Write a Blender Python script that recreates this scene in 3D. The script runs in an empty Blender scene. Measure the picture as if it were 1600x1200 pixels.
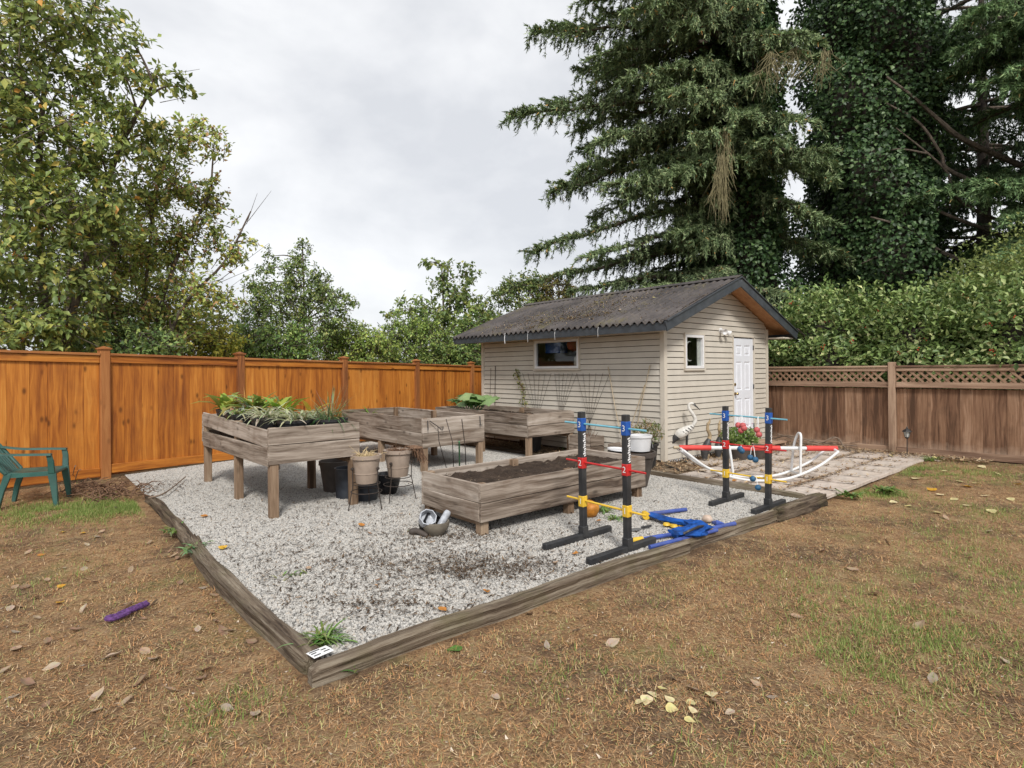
import bpy, bmesh, math, random
import numpy as np
from mathutils import Vector, Matrix, Euler
D = bpy.data
SC = bpy.context.scene
COL = SC.collection
R = math.radians
random.seed(7)
RNG = np.random.default_rng(11)

# ---------------------------------------------------------------- camera
# world axes follow the shed: origin at its front corner, x along the gable wall, y along the long wall
CAM = Vector((-8.198, -5.600, 1.58))
YAW = R(-40.9)
cam_d = D.cameras.new('camera'); cam_d.sensor_width = 36.0; cam_d.lens = 20.25
cam_d.shift_y = -0.0140; cam_d.clip_start = 0.05; cam_d.clip_end = 3000
cam = D.objects.new('camera', cam_d); COL.objects.link(cam)
cam.matrix_world = Matrix.Translation(CAM) @ Matrix.Rotation(YAW, 4, 'Z') @ Matrix.Rotation(R(90), 4, 'X') @ Matrix.Rotation(R(-0.47), 4, 'Z')
SC.camera = cam
FWD = Vector((-math.sin(YAW), math.cos(YAW), 0)); RGT = Vector((math.cos(YAW), math.sin(YAW), 0))
def at(px, py, Z):
    """world point seen at photo pixel (1600 wide) at depth Z"""
    u = px - 800; v = py - 577.6
    u, v = u - .00824 * v, v + .00824 * u
    return CAM + FWD * Z + RGT * (u / 900 * Z) + Vector((0, 0, -v / 900 * Z))
def gp(px, py, z=0.0):
    """world point on the level z seen at photo pixel"""
    u = px - 800; v = py - 577.6
    v = v + .00824 * u
    return at(px, py, (CAM.z - z) * 900 / v)

# ---------------------------------------------------------------- sky: even overcast over a Nishita sky
SUN_EL, SUN_AZ = R(43), Vector((-0.52, -0.85, 0)).normalized()
w = D.worlds.new('World'); SC.world = w; w.use_nodes = True
wt = w.node_tree; wt.nodes.clear()
def wn(t, **k):
    n = wt.nodes.new(t)
    for a, b in k.items(): setattr(n, a, b)
    return n
sky = wn('ShaderNodeTexSky', sky_type='NISHITA', sun_disc=False)
sky.sun_elevation = SUN_EL; sky.sun_rotation = math.atan2(SUN_AZ.x, SUN_AZ.y)
bg1 = wn('ShaderNodeBackground'); bg1.inputs['Strength'].default_value = 0.10
bg2 = wn('ShaderNodeBackground'); bg2.inputs['Strength'].default_value = 1.0
tc = wn('ShaderNodeTexCoord')
mp = wn('ShaderNodeMapping'); mp.inputs['Scale'].default_value = (1.0, 1.0, 1.7)
nz = wn('ShaderNodeTexNoise'); nz.inputs['Scale'].default_value = 2.2; nz.inputs['Detail'].default_value = 6; nz.inputs['Roughness'].default_value = .52
nz.inputs['Distortion'].default_value = .15
cr = wn('ShaderNodeValToRGB')
cr.color_ramp.elements[0].position = .38; cr.color_ramp.elements[0].color = (.365, .373, .39, 1)
cr.color_ramp.elements[1].position = .585; cr.color_ramp.elements[1].color = (.50, .503, .508, 1)
mx = wn('ShaderNodeMixShader'); mx.inputs[0].default_value = .95
wo = wn('ShaderNodeOutputWorld')
L = wt.links.new
L(tc.outputs['Generated'], mp.inputs[0]); L(mp.outputs[0], nz.inputs['Vector']); L(nz.outputs['Fac'], cr.inputs[0])
L(cr.outputs[0], bg2.inputs['Color']); L(sky.outputs[0], bg1.inputs['Color'])
L(bg1.outputs[0], mx.inputs[1]); L(bg2.outputs[0], mx.inputs[2]); L(mx.outputs[0], wo.inputs[0])
# soft sun through the cloud
sl = D.lights.new('sun', 'SUN'); sl.energy = 1.5; sl.angle = R(12); sl.color = (1, .965, .91)
so = D.objects.new('sun', sl); COL.objects.link(so); so.location = (-6, -9, 14)
to_sun = Vector((SUN_AZ.x * math.cos(SUN_EL), SUN_AZ.y * math.cos(SUN_EL), math.sin(SUN_EL)))
so.rotation_euler = to_sun.to_track_quat('Z', 'Y').to_euler()
vs = SC.view_settings; vs.view_transform = 'Standard'; vs.look = 'None'; vs.exposure = 1.05; vs.gamma = 1.0; vs.use_curve_mapping = False
SC.cycles.max_bounces = 8; SC.cycles.transparent_max_bounces = 12; SC.cycles.diffuse_bounces = 4

# ---------------------------------------------------------------- material helpers
class NT:
    def __init__(s, name):
        s.m = D.materials.new(name); s.m.use_nodes = True; s.t = s.m.node_tree; s.p = s.t.nodes['Principled BSDF']
        s.out = s.t.nodes['Material Output']
    def n(s, t, ins=None, **k):
        n = s.t.nodes.new(t)
        for a, b in k.items(): setattr(n, a, b)
        for a, b in (ins or {}).items():
            if isinstance(b, bpy.types.NodeSocket): s.t.links.new(b, n.inputs[a])
            else: n.inputs[a].default_value = b
        return n
    def l(s, a, b): s.t.links.new(a, b)
    def ramp(s, fac, stops):
        r = s.n('ShaderNodeValToRGB', {0: fac}); e = r.color_ramp.elements
        while len(e) < len(stops): e.new(.5)
        for i, (p, c) in enumerate(stops):
            e[i].position = p; e[i].color = (*c, 1) if len(c) == 3 else c
        return r.outputs[0]
    def mix(s, f, a, b, mode='MIX'):
        r = s.n('ShaderNodeMix', data_type='RGBA', blend_type=mode)
        for i, v in ((0, f), (6, a), (7, b)):
            if isinstance(v, bpy.types.NodeSocket): s.l(v, r.inputs[i])
            elif i == 0: r.inputs[0].default_value = v
            else: r.inputs[i].default_value = (*v, 1)
        return r.outputs[2]
    def math(s, op, a, b=0.0, c=0.0):
        r = s.n('ShaderNodeMath', operation=op)
        for i, v in enumerate((a, b, c)):
            if isinstance(v, bpy.types.NodeSocket): s.l(v, r.inputs[i])
            else: r.inputs[i].default_value = v
        return r.outputs[0]
    def noise(s, vec, scale, detail=4, rough=.55, dist=0.0):
        return s.n('ShaderNodeTexNoise', {'Vector': vec, 'Scale': scale, 'Detail': detail, 'Roughness': rough, 'Distortion': dist}).outputs['Fac']
    def bump(s, h, strength, dist=.01):
        b = s.n('ShaderNodeBump', {'Height': h, 'Strength': strength, 'Distance': dist}); s.l(b.outputs[0], s.p.inputs['Normal'])
    def obj(s): return s.n('ShaderNodeTexCoord').outputs['Object']
    def rnd(s): return s.n('ShaderNodeObjectInfo').outputs['Random']
    def base(s, c): s.l(c, s.p.inputs['Base Color'])

def plain(name, col, rough=.5, var=.12, scale=18, bump=.08, metal=0.0, spec=.5, dirt=0.0, dirtcol=(.12, .09, .06), bdist=.004):
    t = NT(name); o = t.obj(); f = t.noise(o, scale, 5)
    lo = tuple(max(0, c * (1 - var * 1.6)) for c in col); hi = tuple(min(1, c * (1 + var)) for c in col)
    c = t.ramp(f, [(.3, lo), (.7, hi)])
    if dirt:
        d = t.ramp(t.noise(o, scale * .35, 6, .65), [(.52 - dirt * .2, (0, 0, 0)), (.75, (1, 1, 1))])
        c = t.mix(t.math('MULTIPLY', d, dirt), c, dirtcol)
    t.base(c); t.p.inputs['Roughness'].default_value = rough; t.p.inputs['Metallic'].default_value = metal
    t.p.inputs['Specular IOR Level'].default_value = spec
    if bump: t.bump(t.noise(o, scale * (4 if bdist < .01 else 1), 5), bump, bdist)
    return t.m

def wood(name, stops, grain=1.0, rough=.75, knots=.5, hue=.35, blotch=None, bump=.35, dark_ends=False, foot=None):
    """boards: local x runs along the grain"""
    t = NT(name); o = t.obj(); rn = t.rnd()
    off = t.n('ShaderNodeCombineXYZ', {0: t.math('MULTIPLY', rn, 37.0), 1: t.math('MULTIPLY', rn, 91.0), 2: t.math('MULTIPLY', rn, 53.0)}).outputs[0]
    v = t.n('ShaderNodeVectorMath', {0: o, 1: off}, operation='ADD').outputs[0]
    m1 = t.n('ShaderNodeMapping', {'Vector': v, 'Scale': (1.1 * grain, 17 * grain, 17 * grain)}).outputs[0]
    warp = t.noise(v, 1.7, 2)
    wv = t.n('ShaderNodeVectorMath', {0: m1, 1: t.n('ShaderNodeCombineXYZ', {1: t.math('MULTIPLY', warp, 1.6)}).outputs[0]}, operation='ADD').outputs[0]
    g1 = t.noise(wv, 1.0, 7, .62, .5)
    m2 = t.n('ShaderNodeMapping', {'Vector': v, 'Scale': (2.5 * grain, 120 * grain, 120 * grain)}).outputs[0]
    g2 = t.noise(m2, 1.0, 3, .6)
    f = t.math('ADD', t.math('MULTIPLY', g1, .72), t.math('MULTIPLY', g2, .28))
    f = t.math('ADD', f, t.math('MULTIPLY', t.math('SUBTRACT', rn, .5), hue * .4))
    c = t.ramp(f, stops)
    if knots:
        mk = t.n('ShaderNodeMapping', {'Vector': v, 'Scale': (3.2, 6.5, 6.5)}).outputs[0]
        vo = t.n('ShaderNodeTexVoronoi', {'Vector': mk, 'Scale': 1.0, 'Randomness': 1.0})
        k = t.ramp(vo.outputs['Distance'], [(.07, (1, 1, 1)), (.2, (0, 0, 0))])
        c = t.mix(t.math('MULTIPLY', k, knots), c, tuple(x * .35 for x in stops[0][1]))
    if blotch:
        b = t.ramp(t.noise(v, blotch[1], 6, .65), [(.5, (0, 0, 0)), (.68, (1, 1, 1))])
        c = t.mix(t.math('MULTIPLY', b, blotch[2]), c, blotch[0])
    if foot:   # bleached / muddy splash zone near the board's lower end (local -x)
        sx = t.n('ShaderNodeSeparateXYZ', {0: o}).outputs[0]
        ff = t.math('ADD', sx, t.math('MULTIPLY', t.noise(v, 9, 4), foot[1]))
        b = t.ramp(ff, [(0, (0, 0, 0)), (1, (1, 1, 1))])
        mr = t.n('ShaderNodeMapRange', {0: ff, 1: foot[2], 2: foot[2] + foot[3], 3: 1.0, 4: 0.0}).outputs[0]
        c = t.mix(t.math('MULTIPLY', mr, foot[4]), c, foot[0])
    t.base(c); t.p.inputs['Roughness'].default_value = rough; t.p.inputs['Specular IOR Level'].default_value = .3
    t.bump(f, bump, .006 if bump < .6 else .03)
    return t.m

def attr_mat(name, rough=.6, trans=.0, spec=.3, varn=.0):
    """colour of each piece from its own colour attribute"""
    t = NT(name); a = t.n('ShaderNodeAttribute', attribute_name='Col').outputs['Color']
    t.base(a); t.p.inputs['Roughness'].default_value = rough; t.p.inputs['Specular IOR Level'].default_value = spec
    if trans:
        tr = t.n('ShaderNodeBsdfTranslucent', {'Color': a})
        mxs = t.n('ShaderNodeMixShader', {0: trans, 1: t.p.outputs[0], 2: tr.outputs[0]})
        t.l(mxs.outputs[0], t.out.inputs[0])
    return t.m

# ---------------------------------------------------------------- mesh helpers
def mesh_obj(name, me, mat=None, parent=None, loc=(0, 0, 0), rot=None):
    o = D.objects.new(name, me); COL.objects.link(o); o.parent = parent; o.location = loc
    if rot is not None:
        if isinstance(rot, Matrix): o.rotation_euler = rot.to_euler()
        else: o.rotation_euler = rot
    if mat and not me.materials: me.materials.append(mat)
    return o

class MB:
    def __init__(s): s.v = []; s.f = []
    def add(s, vs, fs):
        k = len(s.v); s.v += [tuple(v) for v in vs]; s.f += [tuple(i + k for i in f) for f in fs]; return s
    def box(s, c, d, rot=None):
        M = (rot.to_3x3() if rot is not None else Matrix.Identity(3)); c = Vector(c)
        vs = [c + M @ Vector((x * d[0] / 2, y * d[1] / 2, z * d[2] / 2)) for x in (-1, 1) for y in (-1, 1) for z in (-1, 1)]
        return s.add(vs, [(0, 1, 3, 2), (4, 6, 7, 5), (0, 4, 5, 1), (2, 3, 7, 6), (0, 2, 6, 4), (1, 5, 7, 3)])
    def tube(s, path, rad, n=8, cap=True):
        path = [Vector(p) for p in path]; m = len(path)
        if not hasattr(rad, '__len__'): rad = [rad] * m
        vs = []; up = None
        for i, p in enumerate(path):
            d = (path[min(i + 1, m - 1)] - path[max(i - 1, 0)]).normalized()
            if up is None: up = Vector((0, 0, 1)) if abs(d.z) < .9 else Vector((1, 0, 0))
            a = d.cross(up)
            if a.length < 1e-5: a = d.orthogonal()
            a.normalize(); b = d.cross(a).normalized(); up = b * -1 if b.dot(up) < 0 else b
            a = d.cross(up).normalized(); b = d.cross(a).normalized()
            for j in range(n):
                t = 2 * math.pi * j / n
                vs.append(p + (a * math.cos(t) + b * math.sin(t)) * rad[i])
        fs = [(i * n + j, i * n + (j + 1) % n, (i + 1) * n + (j + 1) % n, (i + 1) * n + j) for i in range(m - 1) for j in range(n)]
        if cap: fs += [tuple(range(n - 1, -1, -1)), tuple((m - 1) * n + j for j in range(n))]
        return s.add(vs, fs)
    def lathe(s, prof, n=24, c=(0, 0, 0), M=None, closed=False):
        c = Vector(c); vs = []
        for r, z in prof:
            for j in range(n):
                t = 2 * math.pi * j / n; p = Vector((r * math.cos(t), r * math.sin(t), z))
                vs.append(c + (M @ p if M is not None else p))
        m = len(prof)
        fs = [(i * n + j, i * n + (j + 1) % n, (i + 1) * n + (j + 1) % n, (i + 1) * n + j) for i in range(m - 1) for j in range(n)]
        if prof[0][0] > 1e-4: fs.append(tuple(range(n - 1, -1, -1)))
        if prof[-1][0] > 1e-4: fs.append(tuple((m - 1) * n + j for j in range(n)))
        return s.add(vs, fs)
    def mesh(s, name, smooth=False, ang=None):
        me = D.meshes.new(name); me.from_pydata(s.v, [], s.f); me.validate(clean_customdata=False)
        bm = bmesh.new(); bm.from_mesh(me); bmesh.ops.remove_doubles(bm, verts=bm.verts, dist=1e-5)
        bmesh.ops.recalc_face_normals(bm, faces=bm.faces); bm.to_mesh(me); bm.free()
        if smooth:
            me.polygons.foreach_set('use_smooth', [True] * len(me.polygons))
            if ang: me.set_sharp_from_angle(angle=R(ang))
        return me
    def build(s, name, mat, parent=None, loc=(0, 0, 0), rot=None, smooth=False, ang=40):
        return mesh_obj(name, s.mesh(name, smooth, ang), mat, parent, loc, rot)

_cb = {}
def chamfer(dims, mat, b=.004, jit=0.0, key=0):
    k = (tuple(round(d, 3) for d in dims), mat.name, b, jit, key)
    if k not in _cb:
        bm = bmesh.new(); bmesh.ops.create_cube(bm, size=1)
        for v in bm.verts: v.co = Vector((v.co.x * dims[0], v.co.y * dims[1], v.co.z * dims[2]))
        b_ = min(b, min(dims) * .3)
        bmesh.ops.bevel(bm, geom=bm.edges[:], offset=b_, segments=1, affect='EDGES')
        if jit:
            rr = random.Random(key)
            for v in bm.verts: v.co += Vector((rr.uniform(-jit, jit), rr.uniform(-jit, jit), rr.uniform(-jit, jit)))
        me = D.meshes.new('board'); bm.to_mesh(me); bm.free(); me.materials.append(mat); _cb[k] = me
    return _cb[k]
def frame3(d, wdir):
    d = Vector(d).normalized(); wdir = Vector(wdir); wdir = (wdir - d * wdir.dot(d)).normalized(); n = d.cross(wdir)
    return Matrix((d, wdir, n)).transposed()
def board(name, mat, parent, c, dims, d=(1, 0, 0), wd=(0, 1, 0), b=.004, jit=0.0, key=0):
    """dims = length along d, width along wd, thickness"""
    return mesh_obj(name, chamfer(dims, mat, b, jit, key), None, parent, c, frame3(d, wd))
def tag(o, label, cat, group=None):
    o['label'] = label; o['category'] = cat
    if group: o['group'] = group
    return o
def thing(name, label, cat, loc=(0, 0, 0), rz=0.0, group=None):
    o = D.objects.new(name, None); COL.objects.link(o); o.location = loc; o.rotation_euler = (0, 0, rz); o.empty_display_size = .1
    return tag(o, label, cat, group)
def struct(o): o['kind'] = 'structure'; return o
def stuff(o): o['kind'] = 'stuff'; return o
def arcpts(pts, k=6):
    """smooth Catmull-Rom polyline through pts"""
    P = [Vector(p) for p in pts]; P = [P[0] * 2 - P[1]] + P + [P[-1] * 2 - P[-2]]; out = []
    for i in range(1, len(P) - 2):
        for j in range(k):
            t = j / k; a, b, c, d = P[i - 1], P[i], P[i + 1], P[i + 2]
            out.append(.5 * ((2 * b) + (c - a) * t + (2 * a - 5 * b + 4 * c - d) * t * t + (3 * b - a - 3 * c + d) * t ** 3))
    out.append(P[-2]); return out
def np_mesh(name, V, F, col=None, smooth=False):
    """V (n,3), F (m,k) all faces the same size, col (n,3)"""
    me = D.meshes.new(name); n = len(V); m, k = F.shape
    me.vertices.add(n); me.vertices.foreach_set('co', np.asarray(V, np.float32).ravel())
    me.loops.add(m * k); me.loops.foreach_set('vertex_index', np.asarray(F, np.int32).ravel())
    me.polygons.add(m); me.polygons.foreach_set('loop_start', np.arange(0, m * k, k, dtype=np.int32))
    me.update(calc_edges=True)
    if col is not None:
        a = me.color_attributes.new('Col', 'FLOAT_COLOR', 'POINT')
        c4 = np.ones((n, 4), np.float32); c4[:, :3] = col; a.data.foreach_set('color', c4.ravel())
    if smooth: me.polygons.foreach_set('use_smooth', np.ones(m, bool))
    return me
# ================================================================ MATERIALS OF THE SETTING
M_cedar = wood('cedar_stain', [(0.28, (0.170, 0.045, 0.010)), (0.42, (0.360, 0.115, 0.018)), (0.56, (0.520, 0.190, 0.030)), (0.72, (0.620, 0.270, 0.055))], knots=.7, hue=.5, rough=.55, bump=.2, blotch=((.24, .078, .02), 1.3, .4), foot=((.16, .062, .025), .34, -.82, .24, .65))
M_cedar_rail = wood('cedar_stain_rail', [(0.28, (0.170, 0.045, 0.010)), (0.42, (0.360, 0.115, 0.018)), (0.56, (0.520, 0.190, 0.030)), (0.72, (0.620, 0.270, 0.055))], knots=.7, hue=.5, rough=.55, bump=.2, blotch=((.22, .068, .02), 1.3, .6))
M_cedar_post = wood('cedar_post', [(0.34, (0.170, 0.058, 0.020)), (0.5, (0.320, 0.120, 0.037)), (0.66, (0.420, 0.180, 0.060))], knots=.3, hue=.4, rough=.65)
M_oldfence = wood('old_brown_board', [(0.34, (0.077, 0.039, 0.022)), (0.44, (0.161, 0.084, 0.049)), (0.55, (0.238, 0.133, 0.078)), (0.68, (0.350, 0.217, 0.140))], knots=.25, hue=.6, rough=.85, blotch=((.075, .042, .026), 2.4, .4), foot=((.46, .35, .26), .30, -.50, .30, .75))
M_oldrail = wood('old_brown_rail', [(0.35, (0.156, 0.090, 0.060)), (0.5, (0.288, 0.186, 0.126)), (0.65, (0.432, 0.300, 0.210))], knots=.2, hue=.5, rough=.85)
M_lattice = wood('old_lattice', [(.25, (.17, .095, .06)), (.5, (.27, .165, .105)), (.75, (.38, .26, .175))], knots=0, hue=.6, rough=.85)
M_grey = wood('weathered_grey_board', [(0.35, (0.072, 0.051, 0.038)), (0.43, (0.182, 0.141, 0.109)), (0.54, (0.321, 0.264, 0.215)), (0.66, (0.480, 0.413, 0.354))], knots=.55, hue=.5, rough=.85, blotch=((.13, .075, .045), 2.2, .45), bump=.5)
M_greyleg = wood('weathered_leg', [(0.35, (0.086, 0.052, 0.031)), (0.45, (0.189, 0.124, 0.078)), (0.55, (0.267, 0.184, 0.122)), (0.68, (0.344, 0.256, 0.178))], knots=.3, hue=.6, rough=.85, bump=.4)
M_timber = wood('weathered_timber', [(0.34, (0.019, 0.013, 0.009)), (0.43, (0.078, 0.055, 0.038)), (0.54, (0.163, 0.126, 0.090)), (0.7, (0.300, 0.259, 0.200))], grain=1.1, knots=.1, hue=.3, rough=.9, blotch=((.10, .095, .035), 3.0, .4), bump=.9)
M_siding = plain('beige_vinyl_siding', (.54, .497, .43), rough=.55, var=.05, scale=3, bump=.03, dirt=.28, dirtcol=(.36, .30, .225))
M_trim = plain('beige_corner_trim', (.58, .525, .445), rough=.5, var=.04, scale=3, bump=.02)
M_fascia = plain('slate_fascia', (.045, .052, .062), rough=.5, var=.25, scale=6, bump=.08, dirt=.25, dirtcol=(.11, .11, .10))
M_white = plain('white_vinyl', (.74, .74, .75), rough=.4, var=.04, scale=8, bump=.02)
M_door = plain('white_door_paint', (.70, .72, .77), rough=.4, var=.03, scale=5, bump=.02)
M_osb = wood('soffit_sheathing', [(.25, (.22, .085, .035)), (.5, (.42, .21, .10)), (.75, (.55, .32, .17))], grain=.8, knots=.2, hue=.4, rough=.8)
M_inner = plain('shed_interior_ply', (.10, .075, .055), rough=.9, var=.2)
M_brass = plain('aged_brass', (.42, .30, .13), rough=.35, metal=1.0, var=.2, bump=0)
M_blackmetal = plain('black_metal', (.025, .024, .024), rough=.5, var=.25)
M_concrete = plain('paver_concrete', (.52, .45, .39), rough=.9, var=.16, scale=9, bump=.35, dirt=.35, dirtcol=(.36, .235, .15))
M_lattblack = plain('black_mesh', (.02, .02, .02), rough=.6)

def glass_mat():
    t = NT('window_glass'); gl = t.n('ShaderNodeBsdfGlossy', {'Color': (.9, .93, .95, 1), 'Roughness': .02}); tr = t.n('ShaderNodeBsdfTransparent', {'Color': (.78, .82, .82, 1)})
    fr = t.n('ShaderNodeLayerWeight', {'Blend': .5}); f = t.math('ADD', t.math('MULTIPLY', t.math('POWER', fr.outputs['Facing'], 4.0), .7), .045)
    mxs = t.n('ShaderNodeMixShader', {0: f, 1: tr.outputs[0], 2: gl.outputs[0]}); t.l(mxs.outputs[0], t.out.inputs[0]); return t.m
M_glass = glass_mat()

def roof_mat():
    t = NT('corrugated_roof'); o = t.obj()
    c = t.ramp(t.noise(o, 1.4, 7, .65), [(.3, (.036, .033, .034)), (.5, (.072, .064, .063)), (.72, (.125, .11, .105))])
    st = t.n('ShaderNodeMapping', {'Vector': o, 'Scale': (1.0, 9, 1)}).outputs[0]
    c = t.mix(t.math('MULTIPLY', t.ramp(t.noise(st, 2.2, 5, .7), [(.5, (0, 0, 0)), (.72, (1, 1, 1))]), .4), c, (.17, .14, .11))
    ms = t.ramp(t.noise(o, 1.7, 7, .72), [(.56, (0, 0, 0)), (.66, (1, 1, 1))])
    c = t.mix(t.math('MULTIPLY', ms, .55), c, (.115, .10, .038))
    fl = t.ramp(t.noise(o, 34, 3, .6), [(.63, (0, 0, 0)), (.70, (1, 1, 1))])
    c = t.mix(t.math('MULTIPLY', fl, .5), c, (.30, .21, .12))
    t.base(c); t.p.inputs['Roughness'].default_value = .8; t.p.inputs['Specular IOR Level'].default_value = .3
    t.bump(t.noise(o, 60, 4), .3, .006); return t.m
M_roof = roof_mat()

def soil_mat(name, stops, scale=6, bump=.8):
    t = NT(name); o = t.obj(); f = t.noise(o, scale, 9, .68)
    t.base(t.ramp(f, stops)); t.p.inputs['Roughness'].default_value = .95; t.p.inputs['Specular IOR Level'].default_value = .15
    t.bump(t.math('ADD', f, t.math('MULTIPLY', t.noise(o, scale * 9, 5), .5)), bump, .03); return t.m
M_soil = soil_mat('dark_soil', [(.3, (.022, .015, .011)), (.55, (.055, .038, .028)), (.8, (.12, .085, .06))])
M_dirt = soil_mat('strip_dirt', [(.3, (.10, .07, .045)), (.55, (.21, .155, .105)), (.8, (.33, .26, .19))])
M_far = soil_mat('far_ground', [(.3, (.06, .06, .025)), (.6, (.11, .10, .045)), (.8, (.15, .12, .07))], 1.5)

def lawn_mat():
    t = NT('dry_lawn'); o = t.obj()
    a = t.noise(o, 1.1, 7, .62); b = t.noise(o, 60, 8, .78)
    base = t.ramp(t.math('ADD', t.math('MULTIPLY', a, .3), t.math('MULTIPLY', b, .7)),
                  [(.36, (.085, .055, .036)), (.45, (.28, .165, .088)), (.54, (.48, .29, .15)), (.66, (.70, .49, .29))])
    dirt = t.ramp(t.noise(o, .9, 9, .72), [(.47, (0, 0, 0)), (.60, (1, 1, 1))])
    base = t.mix(t.math('MULTIPLY', dirt, .75), base, (.135, .092, .065))
    cl = t.noise(o, 7.5, 7, .75); base = t.mix(t.math('MULTIPLY', t.ramp(cl, [(.50, (0, 0, 0)), (.60, (1, 1, 1))]), .55), base, (.52, .37, .21)); base = t.mix(t.math('MULTIPLY', t.ramp(cl, [(.38, (1, 1, 1)), (.47, (0, 0, 0))]), .6), base, (.13, .085, .055))
    gr = t.ramp(t.noise(o, 1.6, 7, .68), [(.56, (0, 0, 0)), (.68, (1, 1, 1))])
    base = t.mix(t.math('MULTIPLY', gr, .5), base, (.26, .27, .10))
    t.base(base); t.p.inputs['Roughness'].default_value = .95; t.p.inputs['Specular IOR Level'].default_value = .1
    t.bump(t.math('ADD', b, t.math('MULTIPLY', t.noise(o, 160, 4, .7), .7)), .9, .03); return t.m
M_lawn = lawn_mat()
def gravelbase_mat():
    t = NT('gravel_base'); o = t.obj()
    v = t.n('ShaderNodeTexVoronoi', {'Vector': o, 'Scale': 62.0}); sp = t.n('ShaderNodeSeparateColor', {0: v.outputs['Color']}).outputs[0]
    c = t.ramp(sp, [(.0, (.12, .11, .105)), (.3, (.30, .285, .26)), (.7, (.48, .46, .43)), (1, (.66, .64, .61))])
    e = t.ramp(v.outputs['Distance'], [(.3, (1, 1, 1)), (.75, (.25, .25, .25))])
    t.base(t.mix(1.0, c, e, 'MULTIPLY')); t.p.inputs['Roughness'].default_value = .85
    t.bump(v.outputs['Distance'], -.8, .012); return t.m
M_gravelbase = gravelbase_mat()

# ================================================================ GROUND
FK = .237                                   # the cedar fence runs a little skew to the shed
def fence_y(x): return 5.02 + FK * (x + 7.15)
def ss(a, b, x): t = np.clip((x - a) / (b - a), 0, 1); return t * t * (3 - 2 * t)
def lawnz(x, y):
    x = np.asarray(x, float); y = np.asarray(y, float)
    z = -.075 + .06 * ss(1.5, 4.5, y) + .055 * ss(.5, 3.5, x)
    z = z + .008 * np.sin(x * 3.1 + 1.3 * np.sin(y * 2.3)) * np.sin(y * 2.7 + x) + .005 * np.sin(x * 8.3 + y * 3) * np.sin(y * 7.1 - x * 2)
    inside = (x > -6.8) & (x < 4) & (y > -2.55)
    return np.where(inside & ((x < -1.1) | (y > -2.4)), z - .07, z)
def grid_mesh(name, xs, ys, zf):
    X, Y = np.meshgrid(xs, ys); V = np.stack([X, Y, zf(X, Y)], -1).reshape(-1, 3); nx = len(xs); ny = len(ys)
    i, j = np.meshgrid(np.arange(nx - 1), np.arange(ny - 1)); a = (j * nx + i).ravel()
    return np_mesh(name, V, np.stack([a, a + 1, a + nx + 1, a + nx], 1), smooth=True)
struct(mesh_obj('ground', grid_mesh('ground', np.linspace(-600, 600, 9), np.linspace(-600, 600, 9), lambda X, Y: X * 0 - .22), M_far))
struct(mesh_obj('lawn', grid_mesh('lawn', np.arange(-16, 4.41, .085), np.arange(-12, 7.3, .085), lawnz), M_lawn))
# gravel bed sheet
def polysheet(name, pts, z, mat, kind=True):
    me = D.meshes.new(name); me.from_pydata([(p[0], p[1], z) for p in pts], [], [tuple(range(len(pts)))])
    o = mesh_obj(name, me, mat); return struct(o) if kind else o
GRAVEL = [(-6.92, -2.55), (-1.08, -2.74), (-1.05, fence_y(-1.05) - .03), (-6.9, fence_y(-6.9) - .03)]
polysheet('gravel_bed', GRAVEL, -.006, M_gravelbase)
polysheet('soil_strip', [(-.94, -.62), (.0, -.62), (.0, 6.2), (-.94, 6.2)], .004, M_dirt)
polysheet('patio_base', [(-.94, -2.80), (4.02, -2.62), (4.02, .0), (.0, .0), (-.0, -.62), (-.94, -.62)], -.016, soil_mat('joint_dirt', [(.3, (.09, .06, .035)), (.6, (.19, .12, .07)), (.8, (.27, .18, .10))]))
# patio: rows of concrete pavers
patio = D.objects.new('patio', None); COL.objects.link(patio); struct(patio)
pr = random.Random(3); PAVE = [chamfer((.600, .498, .05), M_concrete, .006, .003, k) for k in range(5)]
for i in range(8):
    for j in range(6):
        x = -.60 + i * .62; y = -2.535 + j * .52
        if x < .3 and y > -.65: continue
        if y > -.2: continue
        o = mesh_obj('paver', PAVE[pr.randrange(5)], None, patio, (x, y, -.022 + pr.uniform(-.004, .004)), (pr.uniform(-.008, .008), pr.uniform(-.008, .008), pr.uniform(-.012, .012)))

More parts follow.
